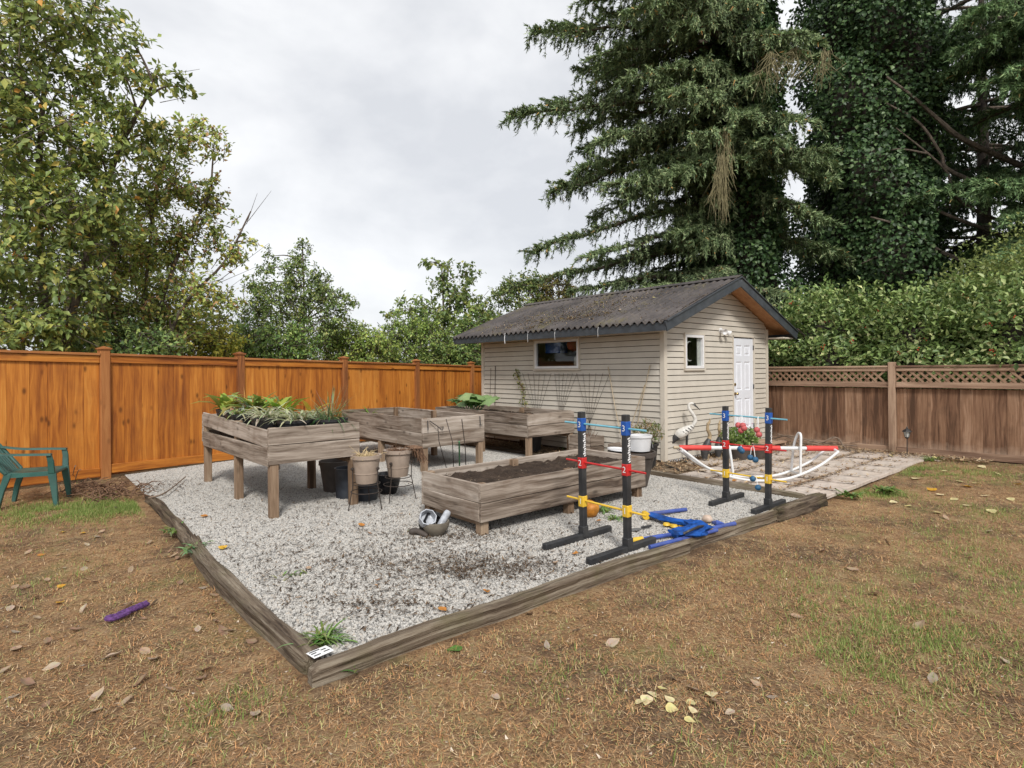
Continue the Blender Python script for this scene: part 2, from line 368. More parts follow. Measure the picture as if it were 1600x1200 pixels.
# ================================================================ TIMBERS ROUND THE BED
def timber(p0, p1, wd, hg, zt0, zt1, seed, label, bow=0.0, seg=70, taper=None):
    p0 = Vector(p0); p1 = Vector(p1); Ln = (p1 - p0).length; rr = random.Random(seed)
    ph = [rr.uniform(0, 6.28) for _ in range(12)]
    V = []; n = 30; ctl = [[rr.choice((-.16, -.03, .0, .03, .05)) + rr.uniform(-.03, .03) for _ in range(n)] for _ in range(2)]
    for _ in range(7): ctl.append([c + rr.gauss(0, .035) for c in ctl[-1]])
    for i in range(seg + 1):
        t = i / seg; x = (t - .5) * Ln; q = t * (len(ctl) - 1.001); k0 = int(q); fq = q - k0
        cy = bow * math.sin(math.pi * t) + .006 * math.sin(t * 9 + ph[0]); zt = zt0 + (zt1 - zt0) * t + .007 * math.sin(t * 13 + ph[1]) + rr.gauss(0, .0012)
        wj = wd * (1 + .08 * math.sin(t * 11 + ph[5]) + .05 * math.sin(t * 27 + ph[6])); rot_end = min(1, min(t, 1 - t) * seg / 1.5 + .75)
        for j in range(n):
            a = 2 * math.pi * j / n; c, s_ = math.cos(a), math.sin(a)
            ex = 1 / max(abs(c) ** 5 + abs(s_) ** 5, .2) ** .2 * .96
            gv = (1 + ctl[k0][j] * (1 - fq) + ctl[k0 + 1][j] * fq + rr.gauss(0, .008)) * rot_end
            V.append((x, cy + c * ex * wj / 2 * gv, zt - hg / 2 + s_ * ex * hg / 2 * gv))
    F = [(i * n + j, i * n + (j + 1) % n, (i + 1) * n + (j + 1) % n, (i + 1) * n + j) for i in range(seg) for j in range(n)]
    mb = MB(); mb.add(V, F + [tuple(range(n - 1, -1, -1)), tuple(seg * n + j for j in range(n))])
    d = p1 - p0; o = mb.build('landscape_timber', M_timber, None, (p0 + p1) / 2, (0, 0, math.atan2(d.y, d.x)), smooth=True, ang=28)
    return tag(o, label, 'timber', None)
timber((-7.03, -2.615, 0), (-3.62, -2.70, 0), .10, .16, .040, .046, 1, 'long cracked grey timber edging the gravel, with the printed tag at its end', .03)
timber((-3.72, -2.685, 0), (-2.0, -2.765, 0), .085, .15, .035, .05, 2, 'low sunken timber edging the gravel beside the folded blue frame', .02)
timber((-2.04, -2.76, 0), (-.84, -2.80, 0), .115, .17, .07, .075, 3, 'short knobbly timber ending at the patio corner beside the ladder game', -.01)
timber((-6.955, -2.50, 0), (-6.93, .55, 0), .11, .16, .040, .034, 4, 'mossy split timber along the gravel facing the purple rope toy', .05)
timber((-6.95, .50, 0), (-6.90, 3.0, 0), .10, .14, .045, .025, 5, 'dark half-buried timber running to the root heap by the cedar fence', -.03)
timber((-1.0, -2.68, 0), (-1.0, .9, 0), .13, .16, .06, .06, 6, 'straight timber between the gravel and the paved patio', .015)
timber((-1.0, .95, 0), (-1.0, 5.6, 0), .13, .15, .055, .05, 7, 'dark timber on the ground passing beneath the planter box by the shed', -.01)

# ================================================================ CEDAR FENCE (left)
FH = Vector((1, FK, 0)).normalized(); FNn = Vector((FK, -1, 0)).normalized()     # along, and towards the yard
fence = thing('cedar_fence', 'orange stained cedar board fence with capped posts along the gravel', 'fence')
POSTX = [-11.3, -9.22, -7.16, -5.10, -2.87, -.78, 1.25, 3.3]
def ftop(x): return 1.88 - .0205 * (x + 7.16)
def fp(x, z, off=0.0): return Vector((x, fence_y(x), z)) + FNn * off
cap_mb = MB().box((0, 0, .012), (.165, .165, .024)).add([(-.07, -.07, .024), (.07, -.07, .024), (.07, .07, .024), (-.07, .07, .024), (0, 0, .055)], [(0, 1, 4), (1, 2, 4), (2, 3, 4), (3, 0, 4)])
cap_me = cap_mb.mesh('post_cap'); cap_me.materials.append(M_cedar_post)
fr = random.Random(5)
for x in POSTX:
    zt = ftop(x) + .055
    p = board('post', M_cedar_post, fence, fp(x, zt / 2 - .1, .0), (zt + .2, .13, .13), (0, 0, 1), FH, .006)
    c = mesh_obj('post_cap', cap_me, None, p, (zt / 2 + .1, 0, 0), Matrix(((0, 0, 1), (1, 0, 0), (0, 1, 0))))
for k in range(len(POSTX) - 1):
    xa, xb = POSTX[k], POSTX[k + 1]
    pa = Vector((xa, fence_y(xa), 0)) + FH * .067; pb = Vector((xb, fence_y(xb), 0)) - FH * .067; Ln = (pb - pa).length
    za, zb = ftop(xa), ftop(xb); mid = (pa + pb) / 2; slope = Vector((FH.x * Ln, FH.y * Ln, zb - za)).normalized()
    top = (za + zb) / 2
    board('top_cap_rail', M_cedar_post, fence, mid + Vector((0, 0, top - .02)), (Ln, .150, .036), slope, FNn, .004)
    board('top_rail', M_cedar_rail, fence, mid + Vector((0, 0, top - .095)) + FNn * .030, (Ln, .105, .030), slope, (0, 0, 1), .004)
    board('bottom_rail', M_cedar_rail, fence, mid + Vector((0, 0, .115 - .004 * k)) + FNn * .030, (Ln, .135, .032), slope, (0, 0, 1), .004)
    n = 10 if Ln > 2.1 else 9
    ws = [fr.uniform(.85, 1.15) for _ in range(n)]; tot = sum(ws); s = 0
    for i, wv in enumerate(ws):
        wl = wv / tot * Ln; q = pa + FH * (s + wl / 2); s += wl
        zt = za + (zb - za) * (s / Ln) - .035
        hb = zt - .03
        board('fence_board', M_cedar, fence, q + Vector((0, 0, .03 + hb / 2)) + FNn * fr.uniform(-.004, .003), (hb, wl - .0015, .020), (0, 0, 1), FH, .003, 0, i % 3)

# ================================================================ OLD BROWN FENCE (behind the patio)
bf = thing('brown_fence', 'weathered dark brown board fence with diagonal lattice top', 'fence')
BX0 = 4.02
def bfx(y): return BX0 + max(0, (-1.5 - y)) * .055
def bfp(y, z, off=0): return Vector((bfx(y) - off, y, z))
BPY = [2.6, .18, -2.17, -4.6, -7.0, -9.4]
BT = 1.58
for k, y in enumerate(BPY):
    board('post', M_oldrail, bf, bfp(y, .80, .03), (1.72, .115, .10), (0, 0, 1), (0, 1, 0), .006, .002, k)
LAT = {}
for k in range(len(BPY) - 1):
    ya, yb = BPY[k] - .06, BPY[k + 1] + .06; ym = (ya + yb) / 2; Ln = ya - yb
    dv = (bfp(yb, 0) - bfp(ya, 0)).normalized(); mid = (bfp(ya, 0) + bfp(yb, 0)) / 2
    nrm = Vector((-1, 0, 0))
    board('top_cap_rail', M_oldrail, bf, mid + Vector((0, 0, BT)), (Ln + .1, .13, .036), dv, (1, 0, 0), .005, .002, k)
    board('upper_rail', M_oldrail, bf, mid + Vector((-.03, 0, BT - .055)), (Ln, .062, .03), dv, (0, 0, 1), .004, .001, k)
    board('lattice_rail', M_oldrail, bf, mid + Vector((-.035, 0, 1.255)), (Ln, .085, .034), dv, (0, 0, 1), .004, .001, k + 9)
    board('lattice_shelf', M_oldrail, bf, mid + Vector((-.03, 0, 1.205)), (Ln, .10, .02), dv, (1, 0, 0), .004, .001, k + 19)
    board('kick_board', M_oldrail, bf, mid + Vector((-.03, 0, .055)), (Ln, .12, .03), dv, (0, 0, 1), .004, .001, k + 29)
    n = 15; wl = Ln / n
    for i in range(n):
        q = bfp(ya, 0) + dv * (wl * (i + .5)); hb = 1.17 - .02
        board('fence_board', M_oldfence, bf, q + Vector((fr.uniform(-.004, .004), 0, .03 + hb / 2)), (hb, wl - .0012, .02), (0, 0, 1), dv, .003, .001, i % 4)
    # diagonal lattice, two layers
    z0, z1 = 1.297, BT - .084; zh = z1 - z0; pitch = .125; ns = int(Ln / pitch)
    for i in range(ns):
        for sgn, off in ((1, -.006), (-1, -.013)):
            s = (i + .5) * pitch; q = bfp(ya, 0) + dv * s + Vector((off - .01, 0, (z0 + z1) / 2))
            dd = (dv * sgn + Vector((0, 0, 1))).normalized()
            board('lattice_slat', M_lattice, bf, q, (zh * 1.414, .036, .006), dd, dv.cross(Vector((0, 0, 1))).cross(dd), .001)

# ================================================================ SHED
shed = thing('garden_shed', 'beige vinyl sided garden shed with dark corrugated gable roof', 'shed')
SW, SLn, WH = 3.66, 4.88, 2.42          # gable width, length, wall height
OVE, OVG = .50, .39                     # eave and gable overhang
EZ, RZ = 2.30, 3.20; RS = (RZ - EZ) / (SW / 2 + OVE)      # roof plane
SA = math.atan(RS)
def roofz(x): return EZ + (x + OVE) * RS if x <= SW / 2 else EZ + (SW + OVE - x) * RS
def walled(openings, L_, H, poly=None):
    xs = sorted({0, L_, *[o[0] for o in openings], *[o[1] for o in openings]}); zs = sorted({0, H, *[o[2] for o in openings], *[o[3] for o in openings]})
    mb = MB(); idx = {}
    def vi(x, z):
        if (x, z) not in idx: idx[(x, z)] = len(mb.v); mb.v.append((x, 0, z))
        return idx[(x, z)]
    for a, b in zip(xs, xs[1:]):
        for c, d in zip(zs, zs[1:]):
            if any(o[0] <= (a + b) / 2 <= o[1] and o[2] <= (c + d) / 2 <= o[3] for o in openings): continue
            mb.f.append((vi(a, c), vi(b, c), vi(b, d), vi(a, d)))
    return mb
OPEN_L = [(1.90, 3.10, 1.61, 2.15)]                   # long wall: y range, z range
OPEN_G = [(.615, 1.185, 1.59, 2.155), (2.265, 3.085, .16, 2.19)]
def solid(o, th, off=1.0):
    md = o.modifiers.new('thickness', 'SOLIDIFY'); md.thickness = th; md.offset = off; return o
# long wall (outside faces -x), gable wall (outside faces -y); inner skin
wl_ = solid(walled(OPEN_L, SLn, WH).build('wall', M_inner, shed, (.01, 0, 0), (0, 0, R(90))), .06, 0)
wl_.location = (.04, 0, 0)
wg_mb = walled(OPEN_G, SW, WH); wg = solid(wg_mb.build('wall', M_inner, shed, (0, .04, 0)), .06, 0)
gm = MB().add([(0, 0, WH), (SW, 0, WH), (SW / 2, 0, roofz(SW / 2) - .06)], [(0, 1, 2)]); solid(gm.build('gable_end', M_inner, shed, (0, .04, 0)), .06, 0)
solid(MB().add([(0, 0, 0), (SLn, 0, 0), (SLn, 0, WH), (0, 0, WH)], [(0, 1, 2, 3)]).build('wall', M_siding, shed, (SW - .03, 0, 0), (0, 0, R(90))), .06, 0)
bw = MB().add([(0, 0, 0), (SW, 0, 0), (SW, 0, WH), (SW / 2, 0, roofz(SW / 2) - .06), (0, 0, WH)], [(0, 1, 2, 3, 4)]); solid(bw.build('wall', M_siding, shed, (0, SLn - .03, 0)), .06, 0)
MB().box((SW / 2, SLn / 2, .10), (SW - .14, SLn - .14, .06)).build('floor_deck', M_inner, shed)
# siding courses: slanted face and a lower lip, one piece per run
CO = .1016
def course(parent, plane, a0, a1, z0, z1, zb, ta0=None, ta1=None):
    """piece of the course whose lower edge is zb, between heights z0..z1, from a0 to a1 (ta: ends at the top)"""
    def dep(z): return .024 - .017 * (z - zb) / CO
    ta0 = a0 if ta0 is None else ta0; ta1 = a1 if ta1 is None else ta1
    pts = [(a0, z0, dep(z0)), (a1, z0, dep(z0)), (ta1, z1, dep(z1)), (ta0, z1, dep(z1)), (a0, z0, 0), (a1, z0, 0), (ta1, z1, 0), (ta0, z1, 0)]
    V = [(-.0 - d, a, z) if plane == 'L' else (a, -d, z) for a, z, d in pts]
    MB().add(V, [(0, 1, 2, 3), (4, 5, 1, 0), (4, 0, 3, 7), (1, 5, 6, 2)]).build('siding_board', M_siding, parent)
def run_courses(parent, plane, Ltot, ztop, openings, pad):
    z = .045
    while z < ztop - .01:
        zt = min(z + CO, ztop) - .010  # stops short: dark wall skin in the gap stands in for the lap shadow
        cuts = [o for o in openings if o[3] + pad > z + .002 and o[2] - pad < zt - .002]
        a = .06
        for o in sorted(cuts):
            if o[0] - pad > a: course(parent, plane, a, o[0] - pad, z, zt, z)
            lo, hi = o[2] - pad, o[3] + pad
            if lo > z + .003: course(parent, plane, o[0] - pad, o[1] + pad, z, min(lo, zt), z)
            if hi < zt - .003: course(parent, plane, o[0] - pad, o[1] + pad, max(hi, z), zt, z)
            a = o[1] + pad
        if a < Ltot - .06: course(parent, plane, a, Ltot - .06, z, zt, z)
        z += CO
    return z
run_courses(wl_, 'L', SLn, WH, OPEN_L, .01)
for c in wl_.children:       # courses were laid out in shed space
    c.parent = wl_; c.matrix_parent_inverse = (Matrix.Translation((.04, 0, 0)) @ Matrix.Rotation(R(90), 4, 'Z')).inverted()
zz = run_courses(wg, 'G', SW, .045 + CO * 22, OPEN_G, .01)
def gx(z): return max(.06, (z + .05 - EZ) / RS - OVE)
z = zz
while True:
    a0, a1 = gx(z), gx(z + CO)
    if a0 > SW / 2 - .05: break
    a1 = min(a1, SW / 2 - .01); course(wg, 'G', a0, SW - a0, z, z + CO - .010, z, a1, SW - a1); z += CO  # same short top, dark gap drawn as lap shadow
for c in wg.children: c.matrix_parent_inverse = Matrix.Translation((0, .04, 0)).inverted()
# corner posts
for (x, y, sx, sy) in ((0, 0, -1, -1), (SW, 0, 1, -1), (0, SLn, -1, 1)):
    mb = MB(); ax, ay = x + sx * .030, y + sy * .030
    mb.add([(ax, ay, .03), (ax - sx * .085, ay, .03), (ax - sx * .085, y, .03), (x, y, .03), (x, ay - sy * .085, .03), (ax, ay - sy * .085, .03)] +
           [(ax, ay, WH - .05), (ax - sx * .085, ay, WH - .05), (ax - sx * .085, y, WH - .05), (x, y, WH - .05), (x, ay - sy * .085, WH - .05), (ax, ay - sy * .085, WH - .05)],
           [(0, 1, 7, 6), (1, 2, 8, 7), (2, 3, 9, 8), (3, 4, 10, 9), (4, 5, 11, 10), (5, 0, 6, 11), (6, 7, 8, 9), (6, 9, 10, 11), (0, 3, 2, 1), (0, 5, 4, 3)])
    mb.build('corner_trim', M_trim, shed)
# roof: two corrugated sheets
def sheet(side):
    y0, y1 = -OVG - .03, SLn + OVG + .03; pit = .146; ny = int((y1 - y0) / pit * 12); nx = 14
    ys = np.linspace(y0, y1, ny); s = np.linspace(0, 1, nx)
    x = -OVE - .05 + s * (SW / 2 + OVE + .05); Z = EZ + (x + OVE) * RS
    X, Y = np.meshgrid(x, ys); ZZ = np.broadcast_to(Z, X.shape) + .034 + .027 * np.sin(Y / pit * 2 * math.pi) + .006 * np.sin(X * 2.1 + Y * 1.3)
    if side: X = SW - X
    V = np.stack([X, Y, ZZ], -1).reshape(-1, 3); i, j = np.meshgrid(np.arange(nx - 1), np.arange(ny - 1)); a = (j * nx + i).ravel()
    F = np.stack([a, a + 1, a + nx + 1, a + nx], 1)
    return np_mesh('roof_sheet', V, F if not side else F[:, ::-1], smooth=True)
roof = MB().add([(-OVE, -OVG, EZ - .01), (SW / 2, -OVG, RZ - .01), (SW + OVE, -OVG, EZ - .01), (-OVE, SLn + OVG, EZ - .01), (SW / 2, SLn + OVG, RZ - .01), (SW + OVE, SLn + OVG, EZ - .01)],
                [(0, 1, 4, 3), (1, 2, 5, 4)])
roof = solid(roof.build('roof', M_osb, shed), .025, 0)
for s in (0, 1):
    o = mesh_obj('roof_sheet', sheet(s), M_roof, roof); solid(o, .006, 0)
rc = MB()
for s_ in (-1, 1): pass
rc.add([(SW / 2 - .14, -OVG - .04, RZ + .055 - .14 * RS + .012), (SW / 2, -OVG - .04, RZ + .075), (SW / 2 + .14, -OVG - .04, RZ + .055 - .14 * RS + .012),
        (SW / 2 - .14, SLn + OVG + .04, RZ + .055 - .14 * RS + .012), (SW / 2, SLn + OVG + .04, RZ + .075), (SW / 2 + .14, SLn + OVG + .04, RZ + .055 - .14 * RS + .012)], [(0, 1, 4, 3), (1, 2, 5, 4)])
solid(rc.build('ridge_cap', M_roof, roof), .006, 0)
# fascia: eaves and gable rakes
for x in (-OVE - .014, SW + OVE + .014):
    board('fascia', M_fascia, roof, (x, SLn / 2, EZ - .062), (SLn + 2 * OVG + .02, .135, .026), (0, 1, 0), (0, 0, 1), .003)
for y in (-OVG - .014, SLn + OVG + .014):
    for s in (-1, 1):
        half = SW / 2 + OVE + .03; Lr = half / math.cos(SA)
        c = Vector((SW / 2 + s * half / 2, y, (RZ + EZ - .03 * RS) / 2 - .052)); d = Vector((s * math.cos(SA), 0, -math.sin(SA)))
        board('rake_board', M_fascia, roof, c, (Lr, .165, .026), d, (0, 0, 1), .003)
        board('rake_edge', M_fascia, roof, c + Vector((0, math.copysign(.012, y - 1), .085)), (Lr, .022, .05), d, (0, 0, 1), .003)
# eave return, rafter tails, clips hanging from the eave
board('eave_return', M_trim, shed, (SW + .25, -.18, EZ - .115), (.46, .34, .03), (1, 0, 0), (0, 1, 0), .004)
board('eave_return', M_trim, shed, (-.25, SLn / 2, EZ - .10), (SLn + .2, .44, .012), (0, 1, 0), (1, 0, 0), .003)
for y in (.95, 2.0, 2.75, 3.45):
    mb = MB(); mb.tube(arcpts([(-OVE - .035, y, EZ + .03), (-OVE - .045, y + .01, EZ - .06), (-OVE - .03, y + .02, EZ - .14 - .03 * (y > 2.5)), (-OVE - .02, y + .03, EZ - .17)], 4), .004 if y < 3 else .009, 6)
    mb.build('eave_clip', M_white, shed, smooth=True)
# windows
def window(plane, a0, a1, z0, z1, split=None):
    def P_(a, d, z): return (-d, a, z) if plane == 'L' else (a, -d, z)
    def S_(da, dd, dz): return (dd, da, dz) if plane == 'L' else (da, dd, dz)
    wp = MB().add([P_(a0, -.005, z0), P_(a1, -.005, z0), P_(a1, -.005, z1), P_(a0, -.005, z1)], [(0, 1, 2, 3)]).build('window', M_glass, shed)
    t = .045
    for (ca, cz, da, dz) in (((a0 + a1) / 2, z1 - t / 2 + .012, a1 - a0 + .05, t), ((a0 + a1) / 2, z0 + t / 2 - .012, a1 - a0 + .05, t)):
        MB().box(P_(ca, .008, cz), S_(da, .06, dz)).build('frame', M_white, wp)
    for ca in (a0 + t / 2 - .012, a1 - t / 2 + .012):
        MB().box(P_(ca, .008, (z0 + z1) / 2), S_(t, .056, z1 - z0 - t * 1.4)).build('frame', M_white, wp)
    MB().box(P_((a0 + a1) / 2, .026, z0 - .036), S_(a1 - a0 + .09, .052, .03)).build('sill', M_trim, wp)
    MB().box(P_((a0 + a1) / 2, .020, z1 + .030), S_(a1 - a0 + .07, .04, .03)).build('head_trim', M_trim, wp)
    for ca in (a0 - .025, a1 + .025): MB().box(P_(ca, .020, (z0 + z1) / 2), S_(.03, .04, z1 - z0 + .03)).build('side_trim', M_trim, wp)
    if split: MB().box(P_(split, .0, (z0 + z1) / 2), S_(.035, .03, z1 - z0 - .06)).build('mullion', M_white, wp)
    return wp
window('L', *OPEN_L[0]); window('G', *OPEN_G[0])
# door with six pressed panels
dx0, dx1, dz0, dz1 = OPEN_G[1]; DW = dx1 - dx0
door = MB()
xs = [dx0 + .01, dx0 + .13, dx0 + .355, dx0 + .46, dx0 + .685, dx1 - .01]; zs = [dz0 + .01, dz0 + .25, dz0 + .82, dz0 + .98, dz0 + 1.54, dz0 + 1.66, dz0 + 1.86, dz1 - .03]
for i in range(5):
    for j in range(7):
        a, b, c, d = xs[i], xs[i + 1], zs[j], zs[j + 1]; yf = -.004
        if i in (1, 3) and j in (1, 3, 5):
            e = .022; g = .05
            ring = lambda k, y: [(a + k, y, c + k), (b - k, y, c + k), (b - k, y, d - k), (a + k, y, d - k)]
            rs = [ring(0, yf), ring(e, yf + .014), ring(g, yf + .003)]
            for q in (0, 1):
                for s in range(4): door.add([rs[q][s], rs[q][(s + 1) % 4], rs[q + 1][(s + 1) % 4], rs[q + 1][s]], [(0, 1, 2, 3)])
            door.add(rs[2], [(0, 1, 2, 3)])
        else: door.add([(a, yf, c), (b, yf, c), (b, yf, d), (a, yf, d)], [(0, 1, 2, 3)])
dr = solid(door.build('door', M_door, shed), .03, -1)
for x in (dx0 - .012, dx1 + .012): MB().box((x, -.006, (dz0 + dz1) / 2), (.03, .05, dz1 - dz0 + .03)).build('jamb', M_trim, dr)
MB().box(((dx0 + dx1) / 2, -.006, dz1 + .004), (DW + .04, .05, .03)).build('head', M_trim, dr)
MB().box(((dx0 + dx1) / 2, -.03, dz0 - .02), (DW + .06, .10, .04)).build('threshold', M_blackmetal, dr)
KM = Matrix.Rotation(R(90), 3, 'X')
for z, kind in ((1.08, 'knob'), (1.26, 'deadbolt')):
    mb = MB(); c = (dx0 + .075, -.008, z)
    if kind == 'knob': mb.lathe([(0, .0), (.032, .0), (.032, .006), (.012, .012), (.012, .03), (.026, .04), (.03, .055), (.02, .068), (0, .07)], 16, c, KM)
    else: mb.lathe([(0, 0), (.028, 0), (.028, .012), (.018, .018), (0, .018)], 16, c, KM)
    mb.build(kind, M_brass, dr, smooth=True)
for z in (.42, 1.2, 1.98): MB().box((dx1 - .004, -.012, z), (.018, .018, .09)).build('hinge', M_blackmetal, dr)
# twin flood light over the door
fl = MB().lathe([(0, 0), (.055, 0), (.055, .02), (.02, .03), (0, .03)], 16, (1.80, -.012, 2.275), KM).build('flood_light', M_white, shed, smooth=True)
for dx, tilt in ((-.05, 20), (.10, 32)):
    Mx = Matrix.Rotation(R(-25 if dx < 0 else 38), 3, 'Z') @ Matrix.Rotation(R(90 + tilt), 3, 'X')
    MB().lathe([(0, -.01), (.022, -.01), (.024, .05), (.034, .075), (.052, .11), (.056, .13), (.048, .128), (.02, .10), (0, .10)], 16, (1.80 + dx * .7, -.05, 2.285), Mx).build('lamp_head', M_white, fl, smooth=True)
# skirt mesh at the foot of the gable wall
sk = MB().box((1.05, -.008, .016), (1.95, .012, .05)).build('skirt', M_lattblack, shed)
for i in range(26):
    for s in (-1, 1):
        board('skirt_slat', M_white, sk, (.12 + i * .074, -.018 - .003 * (s > 0), .018), (.062, .010, .003), (1, 0, s * .8), (-.8 * s, 0, 1), .001)
# ================================================================ OBJECT MATERIALS
M_black = plain('black_plastic', (.022, .022, .024), rough=.45, var=.3, scale=9, dirt=.3, dirtcol=(.11, .10, .085))
M_blackgloss = plain('glossy_black_glaze', (.012, .012, .014), rough=.22, var=.3, scale=9, dirt=.15, dirtcol=(.12, .11, .09))
M_nursery = plain('slate_nursery_plastic', (.030, .036, .048), rough=.5, var=.25, scale=9, dirt=.3, dirtcol=(.12, .115, .10))
M_brownpot = plain('brown_plastic_pot', (.066, .052, .044), rough=.6, var=.2, scale=7, dirt=.3, dirtcol=(.16, .13, .105))
M_taupe = plain('taupe_plastic_pot', (.34, .265, .21), rough=.6, var=.12, scale=8, dirt=.4, dirtcol=(.21, .15, .10))
M_green_plastic = plain('green_resin', (.030, .105, .090), rough=.4, var=.22, scale=5, bump=.05, dirt=.4, dirtcol=(.10, .13, .11))
M_purple = plain('purple_rope', (.115, .045, .17), rough=.9, var=.4, scale=60, bump=.5)
M_postblk = plain('charcoal_post', (.022, .023, .026), rough=.55, var=.3, scale=10, dirt=.45, dirtcol=(.085, .08, .07))
M_blue = plain('blue_plastic', (.012, .085, .36), rough=.4, var=.1, scale=10, bump=.02)
M_lblue = plain('pale_blue_rod', (.16, .42, .52), rough=.4, var=.12, scale=10, bump=.02)
M_red = plain('red_plastic', (.52, .022, .022), rough=.4, var=.1, scale=10, bump=.02)
M_yellow = plain('yellow_plastic', (.72, .46, .04), rough=.4, var=.1, scale=10, bump=.02)
M_print = plain('white_print', (.78, .78, .78), rough=.5, var=.02, bump=0)
M_pvc = plain('white_pipe', (.70, .70, .70), rough=.35, var=.05, scale=8, bump=.02, dirt=.12, dirtcol=(.4, .36, .3))
M_sleeve = plain('red_foam_sleeve', (.62, .055, .045), rough=.6, var=.1, scale=8, bump=.05)
M_bluecloth = plain('blue_canvas', (.012, .085, .36), rough=.85, var=.35, scale=9, bump=.9, bdist=.03, spec=.2, dirt=.25, dirtcol=(.06, .08, .14))
M_bluetube = plain('blue_steel_tube', (.045, .085, .34), rough=.5, var=.2, scale=8, bump=.05, dirt=.35, dirtcol=(.16, .17, .24))
M_orange = plain('orange_gourd', (.56, .20, .015), rough=.5, var=.3, scale=14, bump=.4, dirt=.4, dirtcol=(.35, .22, .05))
M_steel = plain('dull_steel', (.42, .42, .42), rough=.35, metal=.8, var=.2, bump=.1, dirt=.3)
M_bowl = plain('grey_brown_bowl', (.19, .165, .13), rough=.5, var=.2, scale=8, dirt=.4, dirtcol=(.09, .07, .05))
M_clear = plain('cloudy_plastic', (.42, .44, .48), rough=.25, var=.25, scale=20, bump=.1)
M_bucket = plain('white_bucket', (.66, .66, .67), rough=.4, var=.05, scale=8, bump=.02, dirt=.12, dirtcol=(.4, .37, .32))
M_ceramic = plain('white_bird_paint', (.62, .60, .56), rough=.5, var=.15, scale=20, dirt=.2, dirtcol=(.3, .25, .2))
M_birddark = plain('dark_bird_paint', (.05, .05, .052), rough=.5, var=.3, scale=25)
M_birdtan = plain('tan_bird_wood', (.36, .27, .16), rough=.7, var=.3, scale=15)
M_wire = plain('rusty_wire', (.045, .032, .025), rough=.8, var=.3)
M_bamboo = plain('bamboo_cane', (.46, .37, .25), rough=.7, var=.2, scale=9)
M_greenstake = plain('green_coated_stake', (.02, .18, .05), rough=.5)
M_straw = plain('dead_straw', (.52, .40, .22), rough=.9, var=.3, scale=25)
M_deadbrown = plain('dead_brown_growth', (.17, .095, .055), rough=.95, var=.4, scale=30)
M_stick = plain('bare_stick', (.20, .145, .105), rough=.9, var=.3, scale=14)
M_leafcol = attr_mat('leaf_by_colour', .45, .36, .4)
M_dryleaf = attr_mat('dry_leaf_by_colour', .7, .15, .2)
M_glossleaf = attr_mat('glossy_leaf_by_colour', .42, .18, .35)

